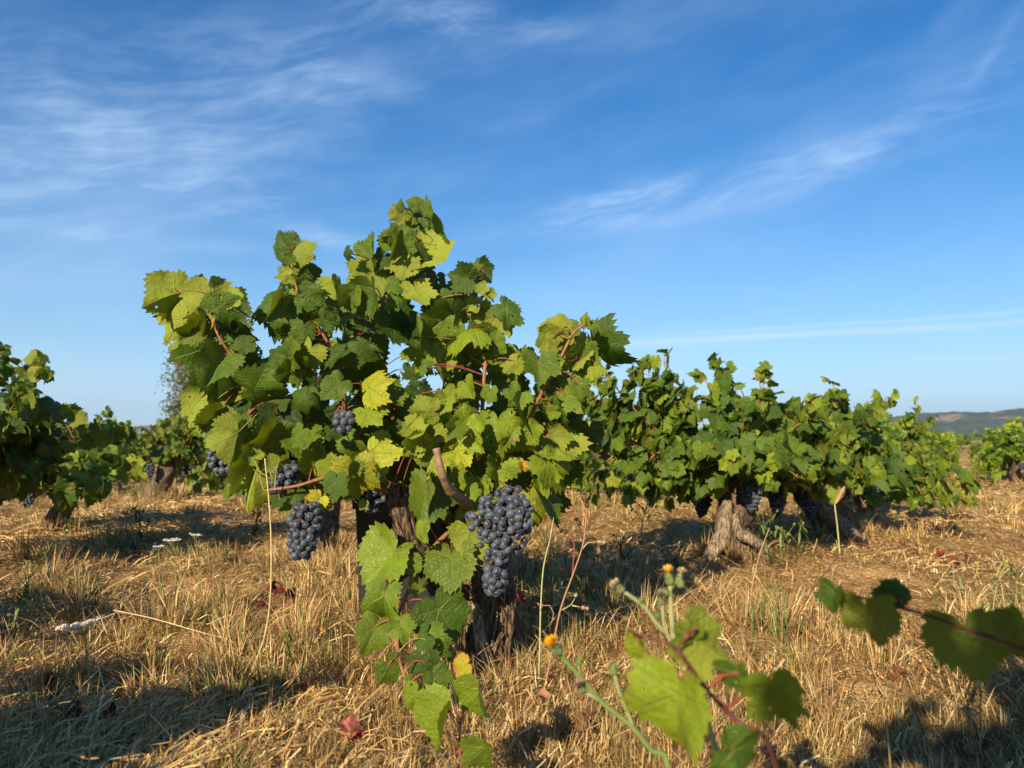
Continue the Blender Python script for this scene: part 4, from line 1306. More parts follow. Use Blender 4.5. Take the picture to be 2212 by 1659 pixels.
place_vine(-125, 1235, "dark grape vine cut off by the left edge, a bare cane sticking out", 103, height=0.80, width=0.46, n_shoots=26, L0=0.072, hue=0.6, bunches=3, head=0.36, skirt=0.3,
           special=[[(0.05, -0.05, 0.40), (0.25, -0.12, 0.60), (0.40, -0.15, 0.72), (0.47, -0.15, 0.77)], [(0.0, -0.05, 0.4), (0.18, -0.12, 0.65), (0.25, -0.15, 0.80), (0.28, -0.15, 0.86)],
                    [(0.1, 0, 0.4), (0.35, -0.1, 0.58), (0.5, -0.1, 0.60), (0.56, -0.1, 0.52)], [(-0.02, -0.1, 0.42), (0.02, -0.2, 0.62), (0.06, -0.2, 0.74), (0.06, -0.2, 0.78)]])
place_vine(118, 1152, "vine with a crooked dark trunk and yellowing leaves, beside the vine at the left edge", 104, height=0.62, width=0.5, n_shoots=20, L0=0.062, hue=1.5, bunches=4, head=0.34, skirt=0.4,
           trunk=[(0.0, 0, -0.05, 0.07), (0.02, 0, 0.08, 0.056), (0.05, 0, 0.16, 0.050), (0.0, 0, 0.24, 0.056), (-0.05, -0.01, 0.31, 0.05)],
           special=[[(0.05, 0, 0.36), (0.3, -0.05, 0.42), (0.42, -0.05, 0.40), (0.46, -0.05, 0.34)]])
place_vine(700, 1192, "vine half hidden behind the big one, its trunk right of the narrow hanging bunch", 105, height=0.74, width=0.5, n_shoots=20, L0=0.062, hue=0.8, bunches=3, head=0.34, skirt=0.35)
place_vine(345, 1088, "vine with a stout leaning trunk, right of the yellowing vine", 106, height=0.66, width=0.46, n_shoots=18, L0=0.058, hue=0.95, bunches=3, head=0.32, skirt=0.35, trunk_seg=20,
           trunk=[(-0.06, 0, -0.05, 0.10), (-0.03, 0, 0.08, 0.085), (0.03, 0, 0.18, 0.08), (0.05, 0, 0.27, 0.072), (0.05, 0, 0.33, 0.05)], trunk_col=SUNNY)
place_vine(1300, 1092, "grape vine seen through the gap between the big vine and its right neighbour", 107, height=0.78, width=0.5, n_shoots=18, L0=0.060, hue=0.95, bunches=3, head=0.34, skirt=0.4, trunk_seg=20)

# look-alike vines farther off: prototypes and copies
PROTO = []
for k in range(3):
    r = thing("grape_vine", "prototype", "grape vine", (0, 0, 0), "old bush vines in the vineyard")
    bush_vine(r, 300 + k, LOD1, M_LEAF_FAR, height=(0.74, 0.80, 0.70)[k], width=0.5, n_shoots=26, L0=0.060, hue=(1.0, 1.15, 0.9)[k], canes=(k == 0), bunches=3, head=0.33, skirt=0.5, trunk_seg=16, low=0.16)
    PROTO.append([r, False])
PROTO_FAR = []
for k in range(2):
    r = thing("grape_vine", "prototype", "grape vine", (0, 0, 0), "old bush vines in the vineyard")
    bush_vine(r, 340 + k, LOD2, M_LEAF_FAR, height=0.76, width=0.5, n_shoots=26, L0=0.066, hue=1.1, canes=False, bunches=1, head=0.33, skirt=0.5, trunk_seg=10, low=0.14)
    PROTO_FAR.append([r, False])
ORD = ["third", "fourth", "fifth", "sixth", "seventh", "eighth", "ninth", "tenth", "eleventh", "twelfth", "thirteenth", "fourteenth", "fifteenth", "sixteenth"]
prng = np.random.default_rng(77)


def put_vine(x, y, label, far=False, sc=1.0, hue=None):
    pool = PROTO_FAR if far else PROTO
    e = pool[prng.integers(len(pool))]
    if not e[1]:
        o, e[1] = e[0], True
    else:
        o = copy_tree(e[0])
    o.location = (x, y, float(gz(x, y)))
    o.rotation_euler = (0, 0, prng.uniform(0, 6.28))
    o.scale = (sc * prng.uniform(0.92, 1.1),) * 2 + (sc * prng.uniform(0.92, 1.06),)
    o["label"] = label
    return o


RD = np.array((0.507, 0.862))
p = np.array((1.72, 4.12))
for i in range(14):                                   # the row that runs away to the right of the big vine
    q = p + RD * 1.22 * (i + 1)
    put_vine(q[0], q[1], ORD[i] + " vine to the right of the big vine, counting along its row towards the hills", i > 6, 0.96 if i < 2 else 0.80)
c = np.array((6.15, 9.5))
for i in range(6):                                    # the next row, at the right edge
    q = c + RD * 1.35 * i
    put_vine(q[0], q[1], ["nearest grape vine of the shaded row at the right edge of the photo", "second grape vine of the shaded row at the right edge", "third grape vine of the shaded row at the right edge",
                          "fourth grape vine of the shaded row at the right edge", "fifth grape vine of the shaded row at the right edge", "sixth grape vine of the shaded row at the right edge"][i], i > 3, 0.86)
BACK = [(40, 1075, "leafy vine low behind the dark vine at the left edge"), (205, 1062, "vine between the crooked trunk and the stout leaning trunk, left background"), (530, 1105, "vine behind the leaves of the big vine's lower left, its stump showing"),
        (270, 1040, "small distant vine below the blue hills on the left"), (440, 1050, "distant vine in front of the tall feathery tree"), (130, 1035, "distant vine above the crooked trunk in the left background"),
        (610, 1060, "distant vine glimpsed under the big vine between its two hanging bunches on the left"), (820, 1085, "distant vine glimpsed behind the black crate"), (1230, 1065, "distant vine just right of the big vine's leaves"),
        (1400, 1075, "distant vine behind the left half of the wide right-hand vine"), (1500, 1045, "distant vine behind the middle of the wide right-hand vine")]
for i, (u, v, lab) in enumerate(BACK):
    g = G(u, v)
    put_vine(g[0], g[1], lab, g[1] > 9, 0.95)
# vines left of the picture, and an unseen upright one added to cast shadow
for (x, y, lab, k) in ((-1.98, 1.38, "vine left of the picture, shading the grass", 0.9),):
    put_vine(x, y, lab, False, k)
srng = np.random.default_rng(5)
UPRIGHT = []  # dense shoots shaped to throw the shadow of whoever holds the camera
for dx in np.linspace(-0.46, 0.72, 16):
    for dy in (-0.12, 0.10):
        q = dx + srng.normal(0, 0.03)
        UPRIGHT.append([(q * 0.2, 0, 0.40), (q * 0.75, dy * 0.6, 0.66), (q, dy, 0.98), (q + srng.normal(0, 0.03), dy, srng.uniform(1.16, 1.30) + (-0.05 if dx < -0.3 else 0.14))])
for (x, y, h, w, n, lab, sd, spc) in ((0.06, -0.86, 0.70, 0.30, 6, "added vine-shaped shadow caster behind the camera, shading the lower right grass", 401, UPRIGHT),
                                      (-1.40, 0.06, 0.74, 0.44, 44, "dense vine left of the camera, shading the lower left grass", 403, ())):
    tall = thing("grape_vine", lab, "grape vine", (0, 0, 0), "old bush vines in the vineyard")
    bush_vine(tall, sd, LOD1, M_LEAF_FAR, height=h, width=w, n_shoots=n, L0=0.070, hue=0.9, canes=False, bunches=0, head=0.40, skirt=0.2, trunk_seg=16, special=spc, dens=1.3 if spc else 1.0)
    tall.location = (x, y, 0.0)


def far_vines():
    """the rest of the vineyard, too far off to tell one vine from the next"""
    rng = np.random.default_rng(9)
    nm = NM()
    for r in range(-34, 26):
        for k in range(0, 46):
            x, y = np.array((1.72, 4.12)) + RD * 1.3 * k + np.array((0.862, -0.507)) * 2.1 * r
            x, y = x + rng.normal(0, 0.12), y + rng.normal(0, 0.12)
            if y < 13 or y > 62 or abs(x) > 0.85 * y or (abs(r) == 0 and y < 22) or (x > 6 and y < 18):
                continue
            n = int(150 * min(1.0, 20 / y))
            o = nrm(rng.normal(0, 1, (n, 3)))
            o[:, 2] = np.abs(o[:, 2]) * 1.0 - 0.25
            c = np.array((x, y, 0.46)) + o * np.array((0.48, 0.48, 0.36)) * rng.uniform(0.6, 1.05, (n, 1))
            for q in range(n):
                add_leaf(nm, LOD2, rng, c[q], (rng.normal(0, 0.5), rng.normal(0, 0.5), -0.8), nrm(o[q] + rng.normal(0, 0.4, 3) + (0, 0, 0.3)), rng.uniform(0.06, 0.09) * max(1.0, y / 22), float(np.clip(rng.normal(1.0, 0.35), 0, 2)))
    tag(nm.build("far_vineyard", M_LEAF_FAR), "distant rows of vines merging into one green band", "vineyard", kind="stuff")


far_vines()


# ------------------------------------------------------------------ smaller plants and things
def C4(r, g, b):
    return np.array((r, g, b, 1.0))


GREEN, PALEG, STRAWC, REDST, BROWN = C4(0.13, 0.19, 0.045), C4(0.30, 0.35, 0.16), C4(0.62, 0.52, 0.26), C4(0.28, 0.06, 0.06), C4(0.20, 0.12, 0.06)


def px_line(pts, r0, r1):
    a = np.array([P(u, v, d) for u, v, d in pts])
    return np.column_stack([a, np.linspace(r0, r1, len(a))])


def to_ground(line, r):
    """extends a stem, given from the top down, to the soil under its lowest point"""
    p = np.array(line[-1][:3])
    z = float(gz(p[0], p[1])) - 0.02
    return np.vstack([line, [p[0] + 0.005, p[1] + 0.005, (p[2] * 0.4 + z * 0.6), r], [p[0] + 0.008, p[1] + 0.008, z, r]])


def root_at(name, label, cat, line, group=None):
    p = np.array(line[-1][:3])
    return thing(name, label, cat, (p[0], p[1], p[2] + 0.02), group)


def head_mesh(c, axis, rad, length, col, tipcol=None, n=26, seed=0):
    """a composite bud: swollen cup of pointed bracts, with a tuft of petals when tipcol is set"""
    rng = np.random.default_rng(seed)
    axis = nrm(np.asarray(axis, float))
    u = nrm(np.cross(axis, (0.3, 0.2, 0.9)))
    w = np.cross(axis, u)
    nm = NM()
    prof = [(0.0, 0.35), (0.15, 0.9), (0.35, 1.0), (0.6, 0.82), (0.85, 0.55), (1.0, 0.42)]
    pts = [tuple(np.asarray(c) + axis * length * t) + (rad * r,) for t, r in prof]
    tube(nm, pts, 12, length * 0.06, True, lambda th, s: 1 + 0.10 * np.cos(8 * th), col=col)
    for k in range(n):
        a = rng.uniform(0, 6.28)
        t0 = rng.uniform(0.1, 0.8)
        o = np.cos(a) * u + np.sin(a) * w
        b = np.asarray(c) + axis * length * t0 + o * rad * 0.85
        e = b + (axis * 0.5 + o * 0.3) * length * 0.5
        sd = np.cross(o, axis) * rad * 0.22
        nm.add([b - sd, b + sd, e], [(0, 1, 2)], col=col * C4(*([rng.uniform(0.7, 1.3)] * 3)))
    pet = None
    if tipcol is not None:
        pet = NM()
        for k in range(70):
            a = rng.uniform(0, 6.28)
            o = np.cos(a) * u + np.sin(a) * w
            b = np.asarray(c) + axis * length * 0.95 + o * rad * 0.3 * rng.random()
            sp = rng.uniform(0.1, 1.0)
            e = b + axis * length * rng.uniform(0.45, 0.75) * (1 - 0.3 * sp) + o * rad * 1.1 * sp
            sd = np.cross(o, axis) * rad * 0.16
            nm2 = (b - sd, b + sd, e + sd, e - sd)
            pet.add(nm2, [(0, 1, 2), (0, 2, 3)], col=tipcol * C4(*([rng.uniform(0.8, 1.15)] * 3)))
    return nm, pet


def narrow_leaf(nm, rng, base, dirv, L, w, col, droop=0.5):
    d = nrm(np.asarray(dirv, float))
    s = nrm(np.cross(d, (0.05, 0.1, 1)))
    t = np.linspace(0, 1, 6)
    c = np.asarray(base) + d * L * t[:, None] + np.array((0, 0, -1)) * droop * L * (t ** 2)[:, None]
    ww = (w * np.sin(np.pi * (0.12 + 0.88 * t)) ** 0.8)[:, None]
    up = np.array((0, 0, 0.25)) * w
    V = np.concatenate([c - s * ww + up, c, c + s * ww + up])
    F = []
    for k in range(5):
        F += [(k, k + 1, k + 7), (k, k + 7, k + 6), (k + 6, k + 7, k + 13), (k + 6, k + 13, k + 12)]
    nm.add(V, F, col=np.asarray(col))


# --- the flowering weed close to the camera
def yellow_weed():
    D = 0.74
    z = lambda x, y: (1157.8 + 0.3125 * x, 1140.5 + 0.3125 * y)
    S = lambda pts, r0, r1, dd=0: px_line([z(x, y) + (D + dd,) for x, y in pts], r0, r1)
    main = to_ground(S([(925, 385), (935, 560), (960, 800), (1040, 1000), (1130, 1180), (1240, 1520), (1275, 1640)], 0.0020, 0.0034), 0.0038)
    root = root_at("flowering_weed", "blurred weed with small yellow flowers and pale green stalks, close to the camera", "weed", main)
    low = to_ground(S([(140, 850), (290, 1010), (470, 1215), (660, 1370), (800, 1540), (920, 1680)], 0.0020, 0.0034, -0.02), 0.0036)
    stems = [(main, PALEG), (low, C4(0.17, 0.25, 0.07)), (S([(870, 520), (880, 640), (905, 740), (960, 810)], 0.0015, 0.002), PALEG), (S([(590, 430), (680, 490), (745, 540), (820, 640), (900, 740)], 0.0022, 0.0018), PALEG),
             (S([(540, 1000), (575, 1130), (640, 1290), (675, 1380)], 0.0016, 0.0022, -0.02), PALEG), (S([(325, 1130), (400, 1170), (470, 1215)], 0.0016, 0.0018, -0.02), PALEG), (S([(290, 930), (300, 985), (320, 1035)], 0.0010, 0.0012, -0.02), PALEG),
             (S([(1010, 330), (975, 370), (930, 420)], 0.0013, 0.0015), PALEG), (S([(1090, 1250), (1160, 1300), (1190, 1340)], 0.0015, 0.002, 0.02), GREEN), (S([(725, 500), (740, 540), (760, 570)], 0.001, 0.001), PALEG)]
    for ln, c in stems:
        nm = NM()
        ln = ln * np.array((1, 1, 1, 0.88))
        tube(nm, ln, 9, 0.006, col=c)
        nm.build("stem", M_PLANT, root)
    heads = [((165, 870), (70, 740), 0.0072, 0.016, C4(0.13, 0.19, 0.07), C4(0.85, 0.42, 0.01)), ((930, 390), (885, 130), 0.0062, 0.017, C4(0.17, 0.23, 0.08), C4(0.80, 0.52, 0.08)), ((600, 440), (470, 300), 0.0055, 0.014, C4(0.20, 0.24, 0.12), C4(0.66, 0.50, 0.28)),
             ((985, 370), (1030, 210), 0.0048, 0.013, C4(0.19, 0.24, 0.10), C4(0.66, 0.50, 0.26)), ((870, 525), (835, 360), 0.0050, 0.013, C4(0.17, 0.22, 0.10), C4(0.30, 0.25, 0.22)), ((540, 1000), (525, 900), 0.0056, 0.012, C4(0.17, 0.25, 0.07), None),
             ((325, 1130), (280, 1050), 0.0052, 0.013, C4(0.18, 0.22, 0.10), C4(0.32, 0.22, 0.20)), ((300, 935), (290, 860), 0.0042, 0.008, C4(0.16, 0.25, 0.06), None), ((730, 510), (720, 450), 0.0036, 0.008, C4(0.17, 0.24, 0.08), None),
             ((905, 460), (870, 400), 0.0045, 0.010, C4(0.17, 0.23, 0.08), None), ((845, 610), (820, 590), 0.004, 0.008, C4(0.15, 0.22, 0.08), None), ((1000, 400), (1010, 330), 0.005, 0.010, C4(0.18, 0.25, 0.08), None), ((1085, 1240), (1085, 1150), 0.004, 0.008, C4(0.15, 0.2, 0.05), C4(0.7, 0.38, 0.01))]
    for k, (b, t, r, L, c, tc) in enumerate(heads):
        r, L = r * 0.78, L * (0.80 if k == 0 else 0.70)
        dd = -0.02 if b[0] < 560 else 0
        B, T = P(*z(*b), D + dd), P(*z(*t), D + dd - 0.01)
        a, pet = head_mesh(B, T - B, r, L, c, tc, seed=k)
        o = a.build("flower_head" if tc is not None else "bud", M_PLANT, root)
        if pet is not None:
            pet.build("petals", M_PLANT, o, smooth=False)
    rng = np.random.default_rng(4)
    for (x, y, dx) in ((600, 1130, 0.3), (690, 1330, 0.2), (480, 1230, -0.3), (960, 800, 0.3), (500, 1060, -0.3), (1150, 1210, 0.4)):
        lf = NM()
        narrow_leaf(lf, rng, P(*z(x, y), D), (dx, -0.1, 0.5), 0.022, 0.004, GREEN)
        lf.build("leaf", M_PLANT, root)


yellow_weed()


def shoot_thing(name, label, cane_lines, leaves, seed, ground=True, group=None, cane_col=C4(0.12, 0.035, 0.035)):
    """a free-standing vine shoot: canes and single leaves, each a part; leaves: joint u, v, tip u, v, distance, roll, hue, fold"""
    rng = np.random.default_rng(seed)
    first = cane_lines[0]
    if ground:
        first = to_ground(first, first[-1][3])
    root = root_at(name, label, "vine shoot", first, group)
    for i, ln in enumerate([first] + list(cane_lines[1:])):
        nm = NM()
        ln = np.asarray(ln) * np.array((1, 1, 1, 0.72))
        tube(nm, ln, 9, 0.008, True, lambda th, L: 1 + 0.35 * np.exp(-((((L + 0.03) % 0.06) - 0.03) / 0.004) ** 2), col=cane_col)
        nm.build("cane", M_CANE, root)
    for (ju, jv, tu, tv, d, roll, hue, fold) in leaves:
        J, T = P(ju, jv, d), P(tu, tv, d + 0.012)
        tip, view = nrm(T - J), nrm(np.array((0, 0, CAM_H)) - J)
        n0 = np.cross(nrm(np.cross(tip, view)), tip)
        r = math.radians(roll)
        n = n0 * math.cos(r) + np.cross(tip, n0) * math.sin(r)
        nm = NM()
        J = J + 0.08 * (T - J)
        add_leaf(nm, LOD0, rng, J, tip, n, np.linalg.norm(T - J) * 0.90, hue, fold, curl=rng.uniform(0.05, 0.3))
        k, best = None, 1e9
        for ln in cane_lines:
            p = spline(ln, 0.01)
            e = np.linalg.norm(p[:, :3] - J, axis=1)
            if e.min() < best:
                best, k = e.min(), p[e.argmin(), :3]
        lf = nm.build("leaf", M_LEAF, root)
        if 0.004 < best < 0.12:
            st = NM()
            tube(st, [tuple(k) + (0.0013,), tuple((k + J) / 2 + (0, 0, 0.004)) + (0.0011,), tuple(J) + (0.0010,)], 7, 0.006, col=CANE_RED)
            st.build("leaf_stalk", M_CANE, lf)


z3 = lambda x, y: (1157.8 + 0.3125 * x, 1140.5 + 0.3125 * y)
z4 = lambda x, y: (1693.5 + 0.2813 * x, 1192.4 + 0.2813 * y)
zs = lambda x, y: (864.0 + 0.2344 * x, 1270.0 + 0.2344 * y)
shoot_thing("vine_shoot", "blurred vine shoot with broad half-shaded leaves, close to the camera at the bottom",
            [px_line([z3(970, 840) + (0.60,), z3(1060, 960) + (0.60,), z3(1180, 1120) + (0.60,), z3(1380, 1330) + (0.60,), z3(1660, 1660) + (0.58,)], 0.0018, 0.0028),
             px_line([z3(640, 710) + (0.62,), z3(780, 760) + (0.61,), z3(900, 790) + (0.60,), z3(970, 840) + (0.60,)], 0.0010, 0.0014), px_line([z3(1100, 700) + (0.60,), z3(1040, 760) + (0.60,), z3(970, 840) + (0.60,)], 0.0012, 0.0014)],
            [z3(1085, 735) + z3(1350, 960) + (0.61, 160, 2.2, 0.35), z3(1065, 745) + z3(965, 615) + (0.61, 20, 1.8, 0.5), z3(990, 1110) + z3(920, 1640) + (0.58, 35, 1.8, 0.6), z3(735, 800) + z3(745, 1000) + (0.63, 60, 2.2, 0.6),
             z3(1400, 980) + z3(1500, 1210) + (0.58, 50, 1.0, 0.5), z3(1640, 1080) + z3(1800, 1430) + (0.56, 30, 1.5, 0.5), z3(1330, 1540) + z3(1600, 1640) + (0.56, 20, 1.0, 0.2)], 31)
shoot_thing("vine_shoot", "thin dark vine shoot with shaded leaves reaching in from the right edge",
            [px_line([z4(400, 290) + (0.66,), z4(660, 370) + (0.66,), z4(1050, 470) + (0.65,), z4(1400, 590) + (0.64,), z4(1750, 710) + (0.63,), z4(2200, 900) + (0.61,), z4(2700, 1300) + (0.58,)], 0.0011, 0.0026)],
            [z4(395, 295) + z4(345, 490) + (0.66, 40, 0.9, 0.5), z4(630, 430) + z4(740, 740) + (0.65, 205, 1.3, 0.25), z4(880, 345) + z4(640, 300) + (0.66, 20, 0.6, 0.3), z4(860, 350) + z4(720, 160) + (0.67, 50, 0.6, 0.4),
             z4(1400, 600) + z4(1570, 1040) + (0.64, 195, 0.9, 0.3), z4(1850, 560) + z4(1830, 900) + (0.62, 10, 1.4, 0.2)], 32)
shoot_thing("vine_sprout", "small vine sprout on a red stalk with green leaves and one bronze leaf, bottom centre",
            [px_line([zs(640, 740) + (1.08,), zs(625, 900) + (1.08,), zs(570, 1180) + (1.07,), zs(550, 1400) + (1.06,), zs(565, 1680) + (1.05,)], 0.0014, 0.0024), px_line([zs(455, 1130) + (1.06,), zs(510, 1200) + (1.06,), zs(560, 1280) + (1.06,)], 0.0011, 0.0013),
             px_line([zs(720, 905) + (1.06,), zs(640, 960) + (1.07,), zs(610, 1010) + (1.07,)], 0.0011, 0.0013)],
            [zs(450, 1120) + zs(310, 1560) + (1.05, 58, 1.6, 0.9), zs(735, 900) + zs(800, 1250) + (1.06, 55, 1.5, 0.9), zs(780, 1440) + zs(850, 1720) + (1.04, 45, 1.4, 0.8), zs(610, 710) + zs(480, 820) + (1.08, 25, 3.4, 0.4)], 33, cane_col=C4(0.30, 0.05, 0.06))


# --- white umbels
def umbel(label, u, v, wpx, d, stem_px, tilt, seed, group=None):
    rng = np.random.default_rng(seed)
    c = P(u, v, d)
    R = wpx / FPX * d / 2
    line = to_ground(px_line([(a, b, d) for a, b in stem_px], 0.0011 if R > 0.015 else 0.0014, 0.0018), 0.0019)
    root = root_at("umbel_flower", label, "wildflower", line, group)
    nm = NM()
    tube(nm, line, 7, 0.015, col=C4(0.22, 0.27, 0.09))
    nm.build("stem", M_PLANT, root)
    hub = line[0][:3]
    hd = NM()
    V, F = ico(0)
    ax = np.array((1, 0, math.tan(tilt)))
    for k in range(30):
        a, r = rng.uniform(0, 6.28), R * math.sqrt(rng.random())
        e = c + np.array((math.cos(a) * r, math.sin(a) * r, math.cos(a) * r * math.tan(tilt) + (r / R) ** 2 * R * 0.16))
        tube(hd, [tuple(hub) + (0.0005,), tuple(e) + (0.0004,)], 4, 1, False, col=C4(0.3, 0.32, 0.15))
        for q in range(11):
            hd.add(e + rng.normal(0, 1, 3) * np.array((R * 0.11, R * 0.11, R * 0.035)) + V * R * 0.055 * rng.uniform(0.5, 1.2), F, col=C4(0.74, 0.72, 0.66))
    hd.build("flower_head", M_PLANT, root, smooth=False)


umbel("white flat-topped wildflower on a long green stem, near the bottom left corner", 172, 1351, 78, 1.20, [(183, 1374), (188, 1420), (197, 1490), (208, 1565), (222, 1630), (234, 1670)], 0.22, 1)
umbel("largest of three small white wildflowers in the grass below the stout trunk", 372, 1168, 34, 2.5, [(374, 1180), (378, 1200)], 0.0, 2, "white wildflowers in the left grass")
umbel("small white wildflower just left of the largest of the three", 342, 1181, 22, 2.45, [(343, 1190), (344, 1210)], 0.0, 3, "white wildflowers in the left grass")
umbel("small white wildflower just right of the largest of the three", 421, 1156, 24, 2.6, [(423, 1166), (428, 1188)], -0.2, 4, "white wildflowers in the left grass")


# --- single tall stalks
def stalk(name, label, px, r0, r1, col, heads=(), leaves=(), cat="dry stalk", branches=()):
    ln = to_ground(px_line(px, r0, r1), r1)
    root = root_at(name, label, cat, ln)
    nm = NM()
    tube(nm, ln, 7, 0.012, True, lambda th, L: 1 + 0.5 * np.exp(-((((L + 0.05) % 0.16) - 0.08) / 0.004) ** 2), col=col)
    st = nm.build("stem", M_PLANT, root)
    for b, bc in branches:
        q = NM()
        tube(q, px_line(b, r0 * 0.8, r1 * 0.7), 6, 0.01, col=bc)
        q.build("branch", M_PLANT, root)
    for k, (u, v, du, dv, d, r, L, c, tc) in enumerate(heads):
        B, T = P(u, v, d), P(u + du, v + dv, d)
        a, pet = head_mesh(B, T - B, r, L, c, tc, seed=40 + k)
        o = a.build("seed_head", M_PLANT, root)
        if pet is not None:
            pet.build("bristles", M_PLANT, o, smooth=False)
    rng = np.random.default_rng(len(label))
    for (u, v, d, dx, dy, dz, L, w, c) in leaves:
        q = NM()
        narrow_leaf(q, rng, P(u, v, d), (dx, dy, dz), L, w, c)
        q.build("leaf", M_PLANT, root)


stalk("grass_stalk", "long pale bare grass stalk curving up in front of the big vine's left side", [(572, 990, 1.55), (581, 1080, 1.56), (586, 1180, 1.57), (584, 1290, 1.58), (573, 1370, 1.60), (550, 1435, 1.62), (530, 1480, 1.63)], 0.0013, 0.0022, STRAWC,
      branches=[([(640, 1288, 1.62), (612, 1240, 1.60), (587, 1180, 1.58)], C4(0.42, 0.42, 0.16))])
K = C4(0.085, 0.05, 0.035)
stalk("dry_stalk", "tall pinkish dry stalk with dark seed heads, right of the big trunk", [(1268, 1095, 1.60), (1260, 1172, 1.58), (1238, 1240, 1.57), (1211, 1316, 1.56), (1192, 1410, 1.56), (1178, 1484, 1.56)], 0.0012, 0.0023, C4(0.40, 0.22, 0.15),
      heads=[(1268, 1098, 0, -12, 1.60, 0.0045, 0.010, K, K), (1226, 1150, -14, -4, 1.59, 0.005, 0.010, K, K), (1253, 1136, -8, -14, 1.59, 0.005, 0.012, K, K), (1290, 1170, 18, 2, 1.58, 0.0035, 0.010, C4(0.5, 0.33, 0.18), C4(0.55, 0.4, 0.22)),
             (1242, 1290, 6, -12, 1.57, 0.004, 0.009, PALEG, None), (1256, 1312, 12, 2, 1.57, 0.0042, 0.009, C4(0.45, 0.28, 0.18), C4(0.5, 0.36, 0.26))],
      leaves=[(1212, 1318, 1.56, 0.7, -0.1, -0.2, 0.035, 0.004, PALEG)],
      branches=[([(1226, 1152, 1.59), (1240, 1175, 1.58), (1236, 1245, 1.57)], REDST), ([(1253, 1140, 1.59), (1258, 1165, 1.58)], K), ([(1290, 1170, 1.58), (1270, 1172, 1.58), (1256, 1190, 1.58)], C4(0.5, 0.36, 0.2)), ([(1242, 1292, 1.57), (1234, 1306, 1.57), (1214, 1318, 1.56)], PALEG),
                ([(1256, 1312, 1.57), (1236, 1308, 1.57)], C4(0.5, 0.4, 0.2))])
stalk("dry_stalk", "straight pale green stalk with a curled dead leaf, just right of the big trunk", [(1196, 1118, 1.62), (1188, 1165, 1.60), (1174, 1226, 1.59), (1168, 1316, 1.58), (1166, 1400, 1.57), (1164, 1475, 1.57)], 0.0010, 0.0021, C4(0.42, 0.44, 0.18),
      branches=[([(1190, 1350, 1.55), (1196, 1325, 1.55), (1188, 1308, 1.56), (1172, 1308, 1.57), (1168, 1320, 1.58)], C4(0.34, 0.20, 0.12))])
FX = C4(0.58, 0.42, 0.24)
def bristly_ear(root_label):
    for o in bpy.data.objects:
        if o.get("label") == root_label:
            rng = np.random.default_rng(3)
            nm = NM()
            A, B = P(1803, 1090, 3.2), P(1820, 1060, 3.2)
            ax = nrm(B - A)
            u = nrm(np.cross(ax, (0, 1, 0.1)))
            w = np.cross(ax, u)
            for k in range(420):
                t, a = rng.random(), rng.uniform(0, 6.28)
                o_ = np.cos(a) * u + np.sin(a) * w
                rr = 0.011 * math.sin(math.pi * (0.12 + 0.8 * t))
                p0 = A + (B - A) * t + o_ * rr * 0.4
                p1 = p0 + o_ * rr * 1.2 + ax * rng.uniform(0.012, 0.028)
                sd = np.cross(o_, ax) * 0.0013
                c = FX * C4(*([rng.uniform(0.6, 1.3)] * 3))
                nm.add([p0 - sd, p0 + sd, p1], [(0, 1, 2)], col=c)
            nm.build("seed_head", M_PLANT, o, smooth=False)
            return


stalk("grass_ear", "bristly grass ear on a pale stalk in front of the thick leaning trunk", [(1803, 1090, 3.2), (1809, 1140, 3.2), (1815, 1205, 3.2)], 0.0028, 0.0034, C4(0.45, 0.45, 0.22), cat="grass ear")
bristly_ear("bristly grass ear on a pale stalk in front of the thick leaning trunk")
stalk("dry_stalk", "thin dark red leaning grass stalk at the right of the wide right-hand vine's trunk", [(1868, 1135, 2.0), (1800, 1215, 1.95), (1745, 1290, 1.9), (1700, 1385, 1.86), (1688, 1425, 1.86)], 0.0010, 0.0018, C4(0.16, 0.05, 0.05))
stalk("dry_stalk", "thin tan stalk leaning across the pale split trunk", [(1662, 1140, 2.5), (1640, 1200, 2.48), (1625, 1265, 2.46), (1622, 1300, 2.45)], 0.0012, 0.0016, C4(0.5, 0.34, 0.18))
stalk("fallen_stalk", "long pale straw lying slantwise on the left grass", [(245, 1318, 1.95), (330, 1336, 1.90), (420, 1362, 1.85), (505, 1388, 1.80)], 0.0014, 0.0012, STRAWC)
stalk("fallen_stalk", "thick tan straw lying across the bottom of the picture, left of the vine sprout", [(432, 1610, 1.28), (500, 1630, 1.26), (560, 1652, 1.24), (640, 1690, 1.2)], 0.0012, 0.0030, C4(0.55, 0.37, 0.18))


